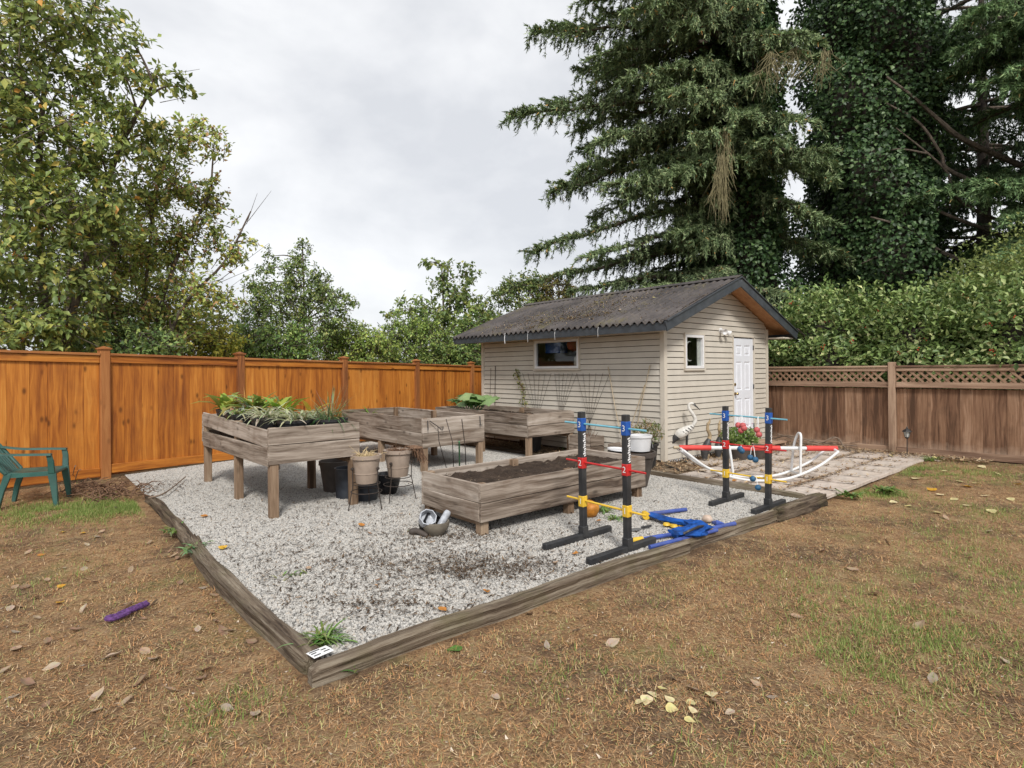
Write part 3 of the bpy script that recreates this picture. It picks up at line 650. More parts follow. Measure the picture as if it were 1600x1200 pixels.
# ================================================================ PLANTER BOXES
def planter(label, x0, x1, y0, y1, zb, zt, legs, soil=None, seed=0, rows=(.5, .5), sag=None):
    cx, cy = (x0 + x1) / 2, (y0 + y1) / 2; t = thing('planter_box', label, 'planter', (cx, cy, 0), 0, 'raised wooden planter boxes on the gravel')
    rr = random.Random(seed); th = .038; H = zt - zb; lx, ly = x1 - x0, y1 - y0; a = zb
    for k, fr_ in enumerate(rows):
        h = H * fr_; zc = a + h / 2; a += h; top = k == len(rows) - 1
        for s in (-1, 1):
            j = lambda: rr.uniform(-.003, .003)
            tilt = 0; dz = 0
            if sag and s == -1: tilt, dz = sag[k]
            o = board('side_board', M_grey, t, (s * (lx / 2 - th / 2) + j(), j(), zc + dz), (ly - 2 * th - .004, h - .005, th), (0, 1, tilt + rr.uniform(-.002, .002)), (0, 0, 1), .005, .0025, rr.randrange(9))
            board('end_board', M_grey, t, (j(), s * (ly / 2 - th / 2) + j(), zc + rr.uniform(-.002, .002)), (lx + .004, h - .005, th), (1, 0, rr.uniform(-.003, .003)), (0, 0, 1), .005, .0025, rr.randrange(9))
    for (px_, py_) in legs:
        board('leg', M_greyleg, t, (px_ - cx, py_ - cy, (zb + .02) / 2 - .02), (zb + .06, .092, .092), (0, 0, 1), (0, 1, 0), .006, .002, rr.randrange(9))
        board('corner_block', M_greyleg, t, (px_ - cx, py_ - cy, (zb + zt) / 2 + .012), (zt - zb - .03, .085, .085), (0, 0, 1), (0, 1, 0), .006, .002, rr.randrange(9))
    board('bottom_beam', M_greyleg, t, (-lx / 2 + .11, 0, zb - .03), (ly - .12, .07, .04), (0, 1, 0), (0, 0, 1), .004)
    board('bottom_beam', M_greyleg, t, (lx / 2 - .11, 0, zb - .03), (ly - .12, .07, .04), (0, 1, 0), (0, 0, 1), .004)
    n = int(ly / .2)
    for i in range(n): board('floor_board', M_greyleg, t, (0, -ly / 2 + .1 + i * (ly - .2) / (n - 1), zb + .012), (lx - 2 * th - .01, .15, .02), (1, 0, 0), (0, 1, 0), .003)
    if soil:
        nx, ny = 40, int(40 * ly / lx); xs = np.linspace(-lx / 2 + th, lx / 2 - th, nx); ys = np.linspace(-ly / 2 + th, ly / 2 - th, ny)
        f = lambda X, Y: soil + .018 * np.sin(X * 9 + Y * 4 + seed) * np.sin(Y * 7 - X * 3) + .012 * np.sin(X * 31 + Y * 17) * np.sin(Y * 29) + .006 * RNG.standard_normal(X.shape)
        mesh_obj('soil', grid_mesh('soil', xs, ys, f), M_soil, t)
        m = 900; X = RNG.uniform(-lx / 2 + .05, lx / 2 - .05, m); Y = RNG.uniform(-ly / 2 + .05, ly / 2 - .05, m); az = RNG.uniform(0, 6.28, m); ln = RNG.uniform(.008, .035, m); wv = RNG.uniform(.003, .009, m); Zs = np.full(m, soil + .012) + RNG.uniform(0, .016, m)
        P = np.stack([X, Y, Zs], 1); dv = np.stack([np.cos(az), np.sin(az), RNG.uniform(-.2, .5, m)], 1) * ln[:, None]; sv = np.stack([-np.sin(az), np.cos(az), np.zeros(m)], 1) * wv[:, None]
        cc = np.array([(.03, .02, .015), (.07, .05, .035), (.16, .12, .08), (.42, .36, .28)])[RNG.choice(4, m, p=[.45, .35, .15, .05])]
        stuff(mesh_obj('soil_crumbs', np_mesh('soil_crumbs', np.stack([P - sv, P + sv, P + dv], 1).reshape(-1, 3), np.arange(m * 3).reshape(-1, 3), np.repeat(cc, 3, 0)), M_dryleaf, t))
    return t
e = .055
P1 = planter('tall weathered planter box filled with potted plants, nearest the cedar fence', -6.14, -5.10, .74, 3.62, .575, .975,
             [(-6.08, .80), (-5.16, .80), (-6.08, 2.06), (-5.16, 2.06), (-6.08, 3.56), (-5.16, 3.56)], None, 1, (.52, .48), [(-.012, -.035), (.022, .0)])
MB().box((0, 0, 0), (.9, 2.7, .02)).build('liner', M_soil, P1, (0, 0, .74))
P2 = planter('grey planter box with black iron hooks on its end, low soil inside', -3.43, -2.22, 2.02, 4.92, .375, .835,
             [(-3.37, 2.08), (-2.29, 2.08), (-3.37, 3.45), (-2.29, 3.45), (-3.37, 4.86), (-2.29, 4.86)], .60, 2, (.5, .5))
P3 = planter('weathered planter box beside the shed wall with a squash plant growing in it', -1.42, -.25, 1.80, 4.72, .39, .805,
             [(-1.36, 1.86), (-.31, 1.86), (-1.36, 3.2), (-.31, 3.2), (-1.36, 4.66), (-.31, 4.66)], .70, 3, (.5, .5))
P4 = planter('low grey planter box full of dark soil, standing on short legs', -4.87, -2.31, -1.30, -.24, .13, .495,
             [(-4.80, -1.22), (-2.38, -1.22), (-4.80, -.31), (-2.38, -.31), (-3.6, -1.22), (-3.6, -.31)], .415, 4, (.5, .5))
# iron hooks on the end of the second box
for (xx, zz2, fl2) in ((-3.35, .80, 1), (-2.33, .81, 0)):
    mb = MB().tube([(xx, 2.0, zz2), (xx - .01, 1.975, zz2 - .15)], .008, 6)
    if fl2: mb.tube(arcpts([(xx + .03, 1.99, zz2 - .005), (xx + .17, 1.95, zz2 - .11), (xx + .20, 1.93, zz2 - .15), (xx + .23, 1.93, zz2 - .15), (xx + .245, 1.94, zz2 - .10)], 5), .007, 6)
    tag(mb.build('plant_hook', M_blackmetal, None, smooth=True), 'black iron plant hook with a curled tip on the planter end' if fl2 else 'plain black iron plant hook on the planter end', 'hook')
# stakes standing by the second planter
def stake(pts, r, mat, label, cat='stake', name='garden_stake', n=6):
    return tag(MB().tube(pts, r, n).build(name, mat, None, smooth=True), label, cat)
stake([gp(698, 733, 0), at(686, 690, 8.45), at(684, 665, 8.5)], .006, M_wire, 'thin rusty stake leaning before the hooked planter')
stake([gp(709, 733, 0), at(707, 690, 8.3), at(697, 655, 8.6)], .006, M_wire, 'thin rusty stake bending away before the hooked planter')
stake([gp(728, 730, 0), at(727, 700, 8.6), at(721.5, 655, 8.6)], .007, M_wire, 'straight rusty stake before the hooked planter')
stake([gp(718, 731, 0), at(717.5, 690, 8.55)], .012, M_greenstake, 'short bright green stake before the hooked planter')

# ================================================================ POTS
def pot_part(t, mat, r0, r1, h, rim=.018, rimh=.03, wall=.008, ribs=0, z=0, fill=None, n=32, name='pot', fillmat=None, bulge=0):
    pr_ = [(0, 0), (r0, 0)] + [(r0 + (r1 - r0) * k / 5 + bulge * math.sin(math.pi * k / 5 * .9), (h - rimh) * k / 5) for k in range(1, 6)] + [(r1 + rim, h - rimh), (r1 + rim, h), (r1 - wall, h), (r0 + (r1 - r0) * .6 - wall, h * .6), (r0 - wall, .01), (0, .01)]
    mb = MB(); mb.lathe([(r, zz_ + z) for r, zz_ in pr_], n)
    if ribs:
        mb.v = [(x * (1 + ribs * (.5 + .5 * math.cos(math.atan2(y, x) * 24)) * (z + .02 < zz_ < z + h - rimh - .005)), y * (1 + ribs * (.5 + .5 * math.cos(math.atan2(y, x) * 24)) * (z + .02 < zz_ < z + h - rimh - .005)), zz_) for x, y, zz_ in mb.v]
    o = mb.build(name, mat, t, smooth=True, ang=35)
    if fill:
        rr_ = r0 + (r1 - r0) * fill - wall * .5
        MB().lathe([(rr_, z + h * fill - .005), (rr_ * .6, z + h * fill + .006), (0, z + h * fill + .012)], n).build('potting_soil', fillmat or M_soil, t, smooth=True)
    return o
def leafpatch(specs):
    """specs: list of (base, dir, length, width, droop, colour, fold); long curved strap leaves"""
    V = []; F = []; C = []
    for (b, d, ln, wd, droop, col, k) in specs:
        b = Vector(b); d = Vector(d).normalized(); side = d.cross(Vector((0, 0, 1)));
        if side.length < .05: side = Vector((1, 0, 0))
        side.normalize(); p = b.copy(); q = len(V); dd = d.copy()
        prof = (.35, .9, 1.0, .75, .06)
        for i in range(5):
            w_ = wd * prof[i] / 2; up = side.cross(dd).normalized()
            V += [p - side * w_ + up * w_ * .35, p, p + side * w_ + up * w_ * .35]
            cm = np.array(col); ce = np.array(k) if k is not None else cm
            C += [ce, cm, ce]
            p = p + dd * ln / 4; dd = (dd + Vector((0, 0, -droop))).normalized()
        for i in range(4):
            a = q + i * 3; F += [(a, a + 1, a + 4, a + 3), (a + 1, a + 2, a + 5, a + 4)]
    return np_mesh('leaves', np.array([tuple(v) for v in V]), np.array(F), np.array(C), True)
def strap_plant(t, z, n, ln, wd, cols, seed, edge=None, spread=.05, up=(.4, 1.1), droop=(.18, .5), name='foliage'):
    rr = random.Random(seed); sp = []
    for i in range(n):
        a = rr.uniform(0, 6.283); u = rr.uniform(*up); c = rr.choice(cols); c = tuple(min(1, x * rr.uniform(.75, 1.25)) for x in c)
        sp.append(((rr.gauss(0, spread), rr.gauss(0, spread), z), (math.cos(a), math.sin(a), u), ln * rr.uniform(.6, 1.15), wd * rr.uniform(.7, 1.2), rr.uniform(*droop), c, edge))
    return stuff(mesh_obj(name, leafpatch(sp), M_leafcol, t))
GRN = [(0.150, 0.257, 0.049), (0.225, 0.324, 0.070), (0.315, 0.365, 0.084)]; YEL = [(.36, .38, .07), (.42, .36, .09), (.30, .36, .08)]; PALE = [(.46, .50, .28), (.40, .46, .24), (.52, .50, .33)]
G_pots = 'black pots of plants set in the tall planter'
def tray(label, px_, py_, r0, r1, h, fol, zt=.80, **k):
    t = thing('potted_plant', label, 'potted plant', (px_, py_, zt), random.uniform(0, 6), G_pots)
    pot_part(t, M_black, r0, r1, h, .008, .03, fill=.85, n=24)
    for kk in fol: strap_plant(t, h * .85, **kk)
    return t
tray('black pot of broad yellow green hosta leaves at the fence end of the planter', -5.92, 3.0, .13, .18, .27, [dict(n=34, ln=.44, wd=.085, cols=YEL + GRN[2:], seed=1, up=(.6, 2.0)), dict(n=6, ln=.42, wd=.09, cols=[(.55, .42, .28), (.5, .33, .16)], seed=2, droop=(.5, .8))])
tray('black pot of broad green and yellow leaves with orange stalks in the planter', -5.72, 2.55, .13, .19, .27, [dict(n=34, ln=.44, wd=.085, cols=GRN[1:] + YEL + PALE[:1], seed=3, up=(.6, 2.0)), dict(n=10, ln=.36, wd=.012, cols=[(.5, .23, .07)], seed=4, up=(1.5, 3), droop=(.0, .1))])
tray('black pot of pale drooping striped leaves behind the front hosta', -5.98, 2.35, .12, .17, .24, [dict(n=40, ln=.34, wd=.03, cols=PALE + GRN[:1], seed=5)])
tray('black pot of bright lime hosta leaves in the middle of the planter', -5.62, 1.85, .13, .18, .26, [dict(n=36, ln=.36, wd=.085, up=(.5, 1.8), cols=[(.33, .44, .05), (.40, .46, .08), (.25, .36, .05)], seed=6)])
tray('black pot with a tall upright pale leaf in the middle of the planter', -5.50, 2.25, .12, .16, .25, [dict(n=10, ln=.32, wd=.07, cols=YEL + GRN[:1], seed=7, up=(.9, 2.4), droop=(.05, .2))])
tray('black pot of white striped spider plant spilling over the planter side', -5.90, 1.55, .13, .18, .24, [dict(n=75, ln=.36, wd=.026, cols=PALE, seed=8, edge=(.62, .62, .46), up=(.3, 1.3))])
tray('wide black pot of white striped spider plant at the planter corner', -5.72, 1.12, .15, .20, .22, [dict(n=70, ln=.36, wd=.026, cols=PALE + [(.2, .28, .08)], seed=9, edge=(.60, .62, .42), up=(.3, 1.3))])
tray('black pot of striped spider plant with a yellow leaf beside the lime hosta', -5.36, 1.50, .13, .18, .22, [dict(n=60, ln=.34, wd=.024, cols=PALE + GRN[:1], seed=10, edge=(.58, .60, .40)), dict(n=2, ln=.4, wd=.06, cols=[(.6, .46, .06)], seed=11, up=(1.2, 1.6))])
t = tray('wide black bowl of thin green rosemary-like stems hanging over the planter end', -5.36, .98, .16, .20, .22, [dict(n=90, ln=.36, wd=.012, cols=[(.10, .20, .07), (.17, .26, .10), (.30, .30, .16)], seed=12, up=(.2, 2.0), droop=(.1, .7)), dict(n=30, ln=.46, wd=.008, cols=[(.32, .2, .1), (.2, .24, .1)], seed=13, up=(1.5, 4), droop=(.02, .2))])
# pots under and beside the tall planter
def big(label, name, cat, px_, py_, mat, r0, r1, h, group=None, **k):
    t = thing(name, label, cat, (px_, py_, 0), 0, group); pot_part(t, mat, r0, r1, h, **k); return t
big('large brown plastic pot with a ringed foot standing under the tall planter', 'plant_pot', 'pot', -4.98, 1.70, M_brownpot, .15, .20, .40, rim=.012, rimh=.05)
big('tall ribbed slate black nursery pot partly hidden by a planter leg', 'plant_pot', 'pot', -5.04, 1.22, M_nursery, .135, .15, .37, ribs=.02, rim=.006, rimh=.02)
big('ribbed slate black nursery pot standing between the planter leg and a black glazed pot', 'plant_pot', 'pot', -4.93, .93, M_nursery, .135, .155, .31, ribs=.025, rim=.006, rimh=.02)
big('rounded glossy black pot tapering to its foot behind the wire stands', 'plant_pot', 'pot', -4.56, 1.05, M_blackgloss, .10, .16, .26, rim=.008, rimh=.015, bulge=.012)
def wire_stand(label, potlabel, x, y, seed, dead):
    t = thing('wire_plant_stand', label, 'plant stand', (x, y, 0), R(20 + seed * 35))
    for k in range(3):
        a = k * 2.094; c, s = math.cos(a), math.sin(a)
        MB().tube([(c * .215, s * .215, 0), (c * .16, s * .16, .28), (c * .16, s * .16, .46)], .006, 6).build('leg', M_wire, t, smooth=True)
        MB().lathe([(0, -.02), (.016, -.012), (.02, 0), (.016, .012), (0, .02)], 10, (c * .165, s * .165, .47)).build('knob', M_wire, t, smooth=True)
    for zz_, r_ in ((.29, .155), (.20, .175)):
        MB().tube([(math.cos(i / 20 * 6.2832) * r_, math.sin(i / 20 * 6.2832) * r_, zz_) for i in range(21)], .005, 6, False).build('ring', M_wire, t, smooth=True)
    p = thing('taupe_pot', potlabel, 'pot', (x, y, .298))
    pot_part(p, M_taupe, .115, .155, .32, .020, .04, ribs=.02, fill=.86, fillmat=M_deadbrown if dead else M_straw)
    MB().lathe([(.128, .10), (.135, .105), (.137, .115), (.131, .12)], 32).build('band', M_taupe, p, smooth=True)
    rr = random.Random(seed); mb = MB()
    for i in range(85):
        a = rr.uniform(0, 6.28); r_ = rr.uniform(0, .13); b = Vector((r_ * math.cos(a), r_ * math.sin(a), .29)); d = Vector((rr.gauss(0, 1), rr.gauss(0, 1), rr.uniform(.1, .9))).normalized()
        ln = rr.uniform(.06, .17); mb.tube([b, b + d * ln * .5 + Vector((0, 0, .01)), b + d * ln + Vector((0, 0, -.02))], [.004, .003, .0015], 3, False)
    if dead:
        for i in range(140):
            a = rr.uniform(-.9, .3); b = Vector((.15 * math.cos(a), .15 * math.sin(a), .33)); d = Vector((math.cos(a), math.sin(a), 0))
            ln = rr.uniform(.08, .26); mb.tube([b, b + d * ln * .5 + Vector((rr.gauss(0, .02), rr.gauss(0, .02), .01)), b + d * ln * .8 + Vector((rr.gauss(0, .03), rr.gauss(0, .03), -ln * .8))], [.006, .005, .002], 3, False)
    else: mb.tube([(-.05, 0, .3), (-.19, .05, .44)], [.003, .001], 3, False)
    stuff(mb.build('dead_growth', M_deadbrown if dead else M_straw, p))
wire_stand('thin rusty wire stand under the taupe pot of straw', 'taupe pot of dead straw on a wire stand by the planter leg', -5.14, .50, 1, False)
wire_stand('thin rusty wire stand under the taupe pot of brown growth', 'taupe pot on a wire stand with dead brown growth spilling out', -4.66, .62, 2, True)
# brown pot, bucket, lid, black planted pot near the shed corner
t = big('large brown pot behind the low planter carrying a white bucket', 'plant_pot', 'pot', -1.90, -.78, M_brownpot, .20, .30, .47, rim=.022, rimh=.06)
MB().lathe([(.285, .45), (0, .455)], 24).build('potting_soil', M_soil, t)
t = thing('white_bucket', 'white plastic bucket with a wire handle on the brown pot', 'bucket', (-1.80, -.84, .473)); pot_part(t, M_bucket, .135, .155, .21, .012, .028, fill=None)
MB().tube(arcpts([(.165, -.02, .17), (.20, -.05, .09), (.17, -.09, .03)], 5), .004, 6).build('handle', M_steel, t, smooth=True)
lid = MB().lathe([(0, 0), (.15, 0), (.158, .008), (.155, .024), (.14, .024), (.135, .012), (0, .012)], 28).build('bucket_lid', M_bucket, None, (-2.02, -.66, .478), (.06, .05, 0), smooth=True); tag(lid, 'round white bucket lid lying on the brown pot rim', 'lid')
def leafy(t, z, n, r, h, size, cols, seed, mat=None, name='foliage', flat=.3):
    rr = np.random.default_rng(seed); P = rr.normal(0, 1, (n, 3)); P /= np.linalg.norm(P, axis=1)[:, None]; P *= rr.uniform(.3, 1, (n, 1)) ** .6
    P = P * np.array([r, r, h / 2]) + np.array([0, 0, z + h / 2]); return stuff(mesh_obj(name, leaf_mesh(P, rr, size, cols), mat or M_leafcol, t))
def leaf_mesh(P, rr, size, cols, up=.4, out=None, aspect=.55, jitter=.3):
    """folded diamond leaves at points P"""
    n = len(P); d = rr.normal(0, 1, (n, 3)); 
    if out is not None: d = d * .7 + out
    d[:, 2] -= .35; d /= np.linalg.norm(d, axis=1)[:, None]
    nn = rr.normal(0, 1, (n, 3)) * .8; nn[:, 2] += up * 2; s = np.cross(d, nn); s /= np.linalg.norm(s, axis=1)[:, None] + 1e-9; up_ = np.cross(s, d)
    L_ = (size * rr.uniform(.65, 1.25, n))[:, None]; W_ = L_ * aspect
    a = P; m1 = P + d * L_ * .5 - s * W_ * .5 + up_ * W_ * .18; tip = P + d * L_ - up_ * L_ * .12; m2 = P + d * L_ * .5 + s * W_ * .5 + up_ * W_ * .18
    V = np.stack([a, m1, tip, m2], 1).reshape(-1, 3); k = np.arange(n) * 4
    F = np.concatenate([np.stack([k, k + 1, k + 2], 1), np.stack([k, k + 2, k + 3], 1)])
    cols = np.array(cols); c = cols[rr.integers(0, len(cols), n)] * rr.uniform(1 - jitter, 1 + jitter, (n, 1)); C = np.repeat(np.clip(c, 0, 1), 4, 0)
    return np_mesh('leaves', V, F, C)
t = big('tall black square-shouldered pot with a scraggly green plant by the shed corner', 'potted_plant', 'potted plant', -.62, -.12, M_black, .11, .15, .40, fill=.9)
leafy(t, .36, 420, .26, .42, .05, [(.14, .19, .06), (.24, .26, .10), (.33, .24, .12)], 21)
mb = MB(); rr = random.Random(8)
for i in range(14): mb.tube([(rr.gauss(0, .04), rr.gauss(0, .04), .34), (rr.gauss(0, .12), rr.gauss(0, .12), .6), (rr.gauss(0, .22), rr.gauss(0, .22), .78)], [.005, .003, .001], 4, False)
stuff(mb.build('stems', M_deadbrown, t))
big('black pot on the soil strip behind the squash planter', 'plant_pot', 'pot', -.62, 2.55, M_black, .14, .17, .30, fill=.8)
# wooden boxes along the long wall
def crate(label, x, y, lx, ly, h, seed, rz=0.0):
    t = thing('wooden_box', label, 'wooden box', (x, y, .004), rz); th = .022
    for s in (-1, 1):
        for k in range(2):
            board('box_slat', M_grey, t, (s * (lx / 2 - th / 2), 0, h * (.26 + .5 * k)), (ly - 2 * th, h * .47, th), (0, 1, 0), (0, 0, 1), .003, .002, seed + k)
            board('box_slat', M_grey, t, (0, s * (ly / 2 - th / 2), h * (.26 + .5 * k)), (lx, h * .47, th), (1, 0, 0), (0, 0, 1), .003, .002, seed + k + 3)
    MB().box((0, 0, h * .8), (lx - 2 * th, ly - 2 * th, .02)).build('soil', M_soil, t); return t
crate('grey slatted wooden box holding dead stems under the wire trellis', -.24, 1.52, .36, .55, .36, 3)
crate('small grey wooden box against the shed wall beside the white lid', -.24, .62, .34, .50, .28, 5, .05)
mb = MB(); rr = random.Random(4)
for i in range(22): a = Vector((-.24 + rr.gauss(0, .05), 1.5 + rr.gauss(0, .08), .28)); mb.tube([a, a + Vector((rr.gauss(0, .05), rr.gauss(0, .06), rr.uniform(.1, .34)))], [.006, .003], 4, False)
tag(mb.build('dead_stems', M_deadbrown), 'cluster of dead brown stems sticking out of the wooden box', 'dead plant'); D.objects['dead_stems']['kind'] = 'stuff'
# wire fan trellises on the long wall
def trellis(label, yb, y0, y1, zt, zb=.30, n=6):
    t = thing('wire_trellis', label, 'trellis', (-.06, yb, 0))
    for k in range(n):
        f = k / (n - 1); yt = y0 + (y1 - y0) * f; yb_ = yb + (f - .5) * .22
        MB().tube([(0, yb_ - yb, zb), (.02, yt - yb, zt)], .003, 5).build('upright_wire', M_wire, t)
    for j in range(4):
        f = .45 + .53 * j / 3; z_ = zb + (zt - zb) * f; ya = yb + (-.11) + (y0 - yb + .11) * f; yc = yb + .11 + (y1 - yb - .11) * f
        MB().tube([(.01, ya - yb, z_), (.01, yc - yb, z_)], .0026, 5).build('cross_wire', M_wire, t)
trellis('fan shaped wire trellis under the wide window with a vine climbing it', 3.02, 3.48, 2.62, 1.50)
trellis('fan shaped wire trellis in the middle of the long shed wall', 2.42, 2.52, 1.92, 1.50)
trellis('fan shaped wire trellis rising behind the slatted wooden box', 1.62, 1.93, 1.12, 1.50)
stake([(-.05, 4.42, .05), (-.03, 4.40, 1.66)], .007, M_wire, 'tall rusty stake at the cedar fence end of the long shed wall')
stake([(-.05, 4.62, .05), (-.03, 4.56, 1.62)], .004, M_wire, 'thin rusty wire beside the tall stake on the long shed wall')
for (a, b, lab) in (((.80, .25), (1.16, 1.62), 'bamboo cane leaning left on the long shed wall near the trellis'), ((.55, .3), (.25, 1.64), 'bamboo cane leaning right on the long shed wall near the corner'), ((.70, .3), (.36, 1.30), 'short bamboo cane crossing the leaning one near the shed corner')):
    stake([(-.09, a[0], a[1]), (-.055, (a[0] + b[0]) / 2 + .02, (a[1] + b[1]) / 2), (-.035, b[0], b[1])], .0075, M_bamboo, lab, 'cane', 'bamboo_cane')
# climbing vine
t = thing('climbing_vine', 'thin yellow green vine climbing the trellis beneath the wide window', 'vine', (-.08, 3.25, .3)); pts = arcpts([(0, -.1, 0), (-.02, .08, .5), (0, .18, .85), (.01, .33, 1.08), (.0, .38, 1.24)], 6)
MB().tube(pts, .006, 5).build('stem', M_deadbrown, t); rrn = np.random.default_rng(5); P = np.array([tuple(pts[rrn.integers(4, len(pts))]) for _ in range(110)]) + rrn.normal(0, .045, (110, 3)) * np.array([.5, 1, 1])
stuff(mesh_obj('foliage', leaf_mesh(P, rrn, .065, [(.24, .25, .07), (.30, .27, .10), (.16, .2, .06)]), M_leafcol, t))
# squash plant with large lobed leaves
t = thing('squash_plant', 'squash plant with large pale green lobed leaves in the planter by the shed', 'plant', (-1.0, 4.0, .70)); rr = random.Random(9)
for k in range(22):
    a = rr.uniform(0, 6.28); r_ = rr.uniform(.05, .62); c = Vector((r_ * math.cos(a) * .6, r_ * math.sin(a) * 1.1, rr.uniform(.13, .30) + .12 * (1 - r_))); sz = rr.uniform(.12, .19)
    V = [c]; n = 15; tx, ty = rr.gauss(0, .35), rr.gauss(0, .35)
    for i in range(n):
        b = 2 * math.pi * i / n; q = sz * (1 + .22 * math.cos(5 * b)) * (1 if i else .55); x_, y_ = q * math.cos(b + a), q * math.sin(b + a); V.append(c + Vector((x_, y_, -abs(q) * .28 + tx * x_ + ty * y_)))
    col = np.array([(.19, .30, .11), (.25, .37, .15), (.30, .40, .17), (.16, .27, .08)][k % 4]); C = np.array([col * 1.25] + [col * rr.uniform(.9, 1.1) for _ in range(n)])
    mesh_obj('leaf', np_mesh('leaf', np.array([tuple(v) for v in V]), np.array([(0, 1 + i, 1 + (i + 1) % n) for i in range(n)]), C, True), M_leafcol, t)
    MB().tube([c, (c.x * .3, c.y * .3, 0)], .007, 5).build('stalk', M_greenstake, t)
# weeds in the second planter
def tuft(label, loc, n, ln, wd, cols, seed, name='weed_tuft', cat='weed', group=None, up=(.5, 1.6)):
    t = thing(name, label, cat, loc, 0, group); strap_plant(t, 0, n, ln, wd, cols, seed, spread=.04, up=up); return t
tuft('small green weed at the far end of the hooked planter box', (-2.95, 4.75, .62), 16, .30, .04, GRN, 61, up=(1, 3))
# ================================================================ GREEN CHAIR
ch = thing('garden_chair', 'green moulded plastic garden armchair with leaves on the seat, by the cedar fence', 'chair', (-7.99, 3.63, -.03), R(-18))
# local x = forward, y = left
def strut(pts, w0, w1, th, name='leg'):
    """flat tapered moulded strip"""
    mb = MB(); path = [Vector(p) for p in pts]; m = len(path); V = []
    for i, p in enumerate(path):
        wv = w0 + (w1 - w0) * i / (m - 1); V += [p + Vector((-wv / 2, -th / 2, 0)), p + Vector((wv / 2, -th / 2, 0)), p + Vector((wv / 2, th / 2, 0)), p + Vector((-wv / 2, th / 2, 0))]
    F = [(i * 4 + j, i * 4 + (j + 1) % 4, i * 4 + 4 + (j + 1) % 4, i * 4 + 4 + j) for i in range(m - 1) for j in range(4)] + [(3, 2, 1, 0), tuple(4 * (m - 1) + j for j in range(4))]
    mb.add(V, F); o = mb.build(name, M_green_plastic, ch, smooth=True, ang=50); o.modifiers.new('b', 'BEVEL').width = .006; return o
for s in (-1, 1):
    strut([(.27, s * .25, 0), (.25, s * .245, .20), (.225, s * .24, .42)], .045, .085, .045)
    strut([(-.30, s * .24, 0), (-.26, s * .235, .22), (-.20, s * .225, .42)], .045, .075, .045)
    # arm: front upright then the long arm rest
    strut([(.23, s * .255, .40), (.225, s * .275, .55), (.21, s * .285, .63)], .07, .055, .03, 'arm_support')
    mb = MB(); path = arcpts([(.235, s * .285, .645), (.05, s * .295, .655), (-.22, s * .285, .67), (-.42, s * .255, .71)], 5); V = []
    for p in path: V += [p + Vector((0, -.032, 0)), p + Vector((0, .032, 0)), p + Vector((0, .036, -.022)), p + Vector((0, -.036, -.022))]
    m = len(path); F = [(i * 4 + j, i * 4 + (j + 1) % 4, i * 4 + 4 + (j + 1) % 4, i * 4 + 4 + j) for i in range(m - 1) for j in range(4)] + [(3, 2, 1, 0), tuple(4 * (m - 1) + j for j in range(4))]
    mb.add(V, F).build('arm_rest', M_green_plastic, ch, smooth=True, ang=50)
mb = MB(); nx, ny = 12, 12
V = [(-.24 + .50 * i / nx, (-.235 + .47 * j / ny) * (1 - .08 * (1 - i / nx)), .425 - .022 * math.sin(math.pi * j / ny) * math.sin(math.pi * min(1, i / nx * 1.1)) - .03 * max(0, (i / nx - .85) / .15) ** 2) for i in range(nx + 1) for j in range(ny + 1)]
mb.add(V, [(i * (ny + 1) + j, (i + 1) * (ny + 1) + j, (i + 1) * (ny + 1) + j + 1, i * (ny + 1) + j + 1) for i in range(nx) for j in range(ny)])
solid(mb.build('seat', M_green_plastic, ch, smooth=True), .012, -1)
for s in (-1, 1): MB().box((.01, s * .232, .398), (.46, .014, .05)).build('seat_apron', M_green_plastic, ch)
for k in range(7):     # back slats and frame
    y = -.18 + k * .06
    MB().tube(arcpts([(-.24, y * .9, .42), (-.38, y, .62), (-.53, y * 1.05, .86 - abs(y) * .3)], 5), .014, 6).build('back_slat', M_green_plastic, ch, smooth=True)
MB().tube(arcpts([(-.22, -.235, .42), (-.40, -.26, .66), (-.52, -.22, .83), (-.56, 0, .90), (-.52, .22, .83), (-.40, .26, .66), (-.22, .235, .42)], 6), .022, 8).build('back_frame', M_green_plastic, ch, smooth=True)

# ================================================================ PURPLE ROPE TOY
p0, p1 = gp(172, 972, -.06), gp(228, 949, -.06); dv = (p1 - p0); rope = thing('rope_toy', 'purple knotted rope toy lying on the dry lawn', 'rope toy', (p0 + p1) / 2 + Vector((0, 0, .02)), math.atan2(dv.y, dv.x)); hl = dv.length / 2 + .01
for st in range(3):
    MB().tube([(x, .010 * math.cos(x * 90 + st * 2.094), .010 * math.sin(x * 90 + st * 2.094) + .004) for x in np.linspace(-hl * .55, hl, 40)], .0135, 7).build('strand', M_purple, rope, smooth=True)
MB().tube(arcpts([(-hl * .45, 0, .0), (-hl * .85, .016, .008), (-hl * 1.08, .0, .012), (-hl * .9, -.026, .004), (-hl * .4, -.034, .006), (-hl * .15, -.03, .008), (-hl * .3, -.012, .02)], 6), .016, 8).build('knot', M_purple, rope, smooth=True)

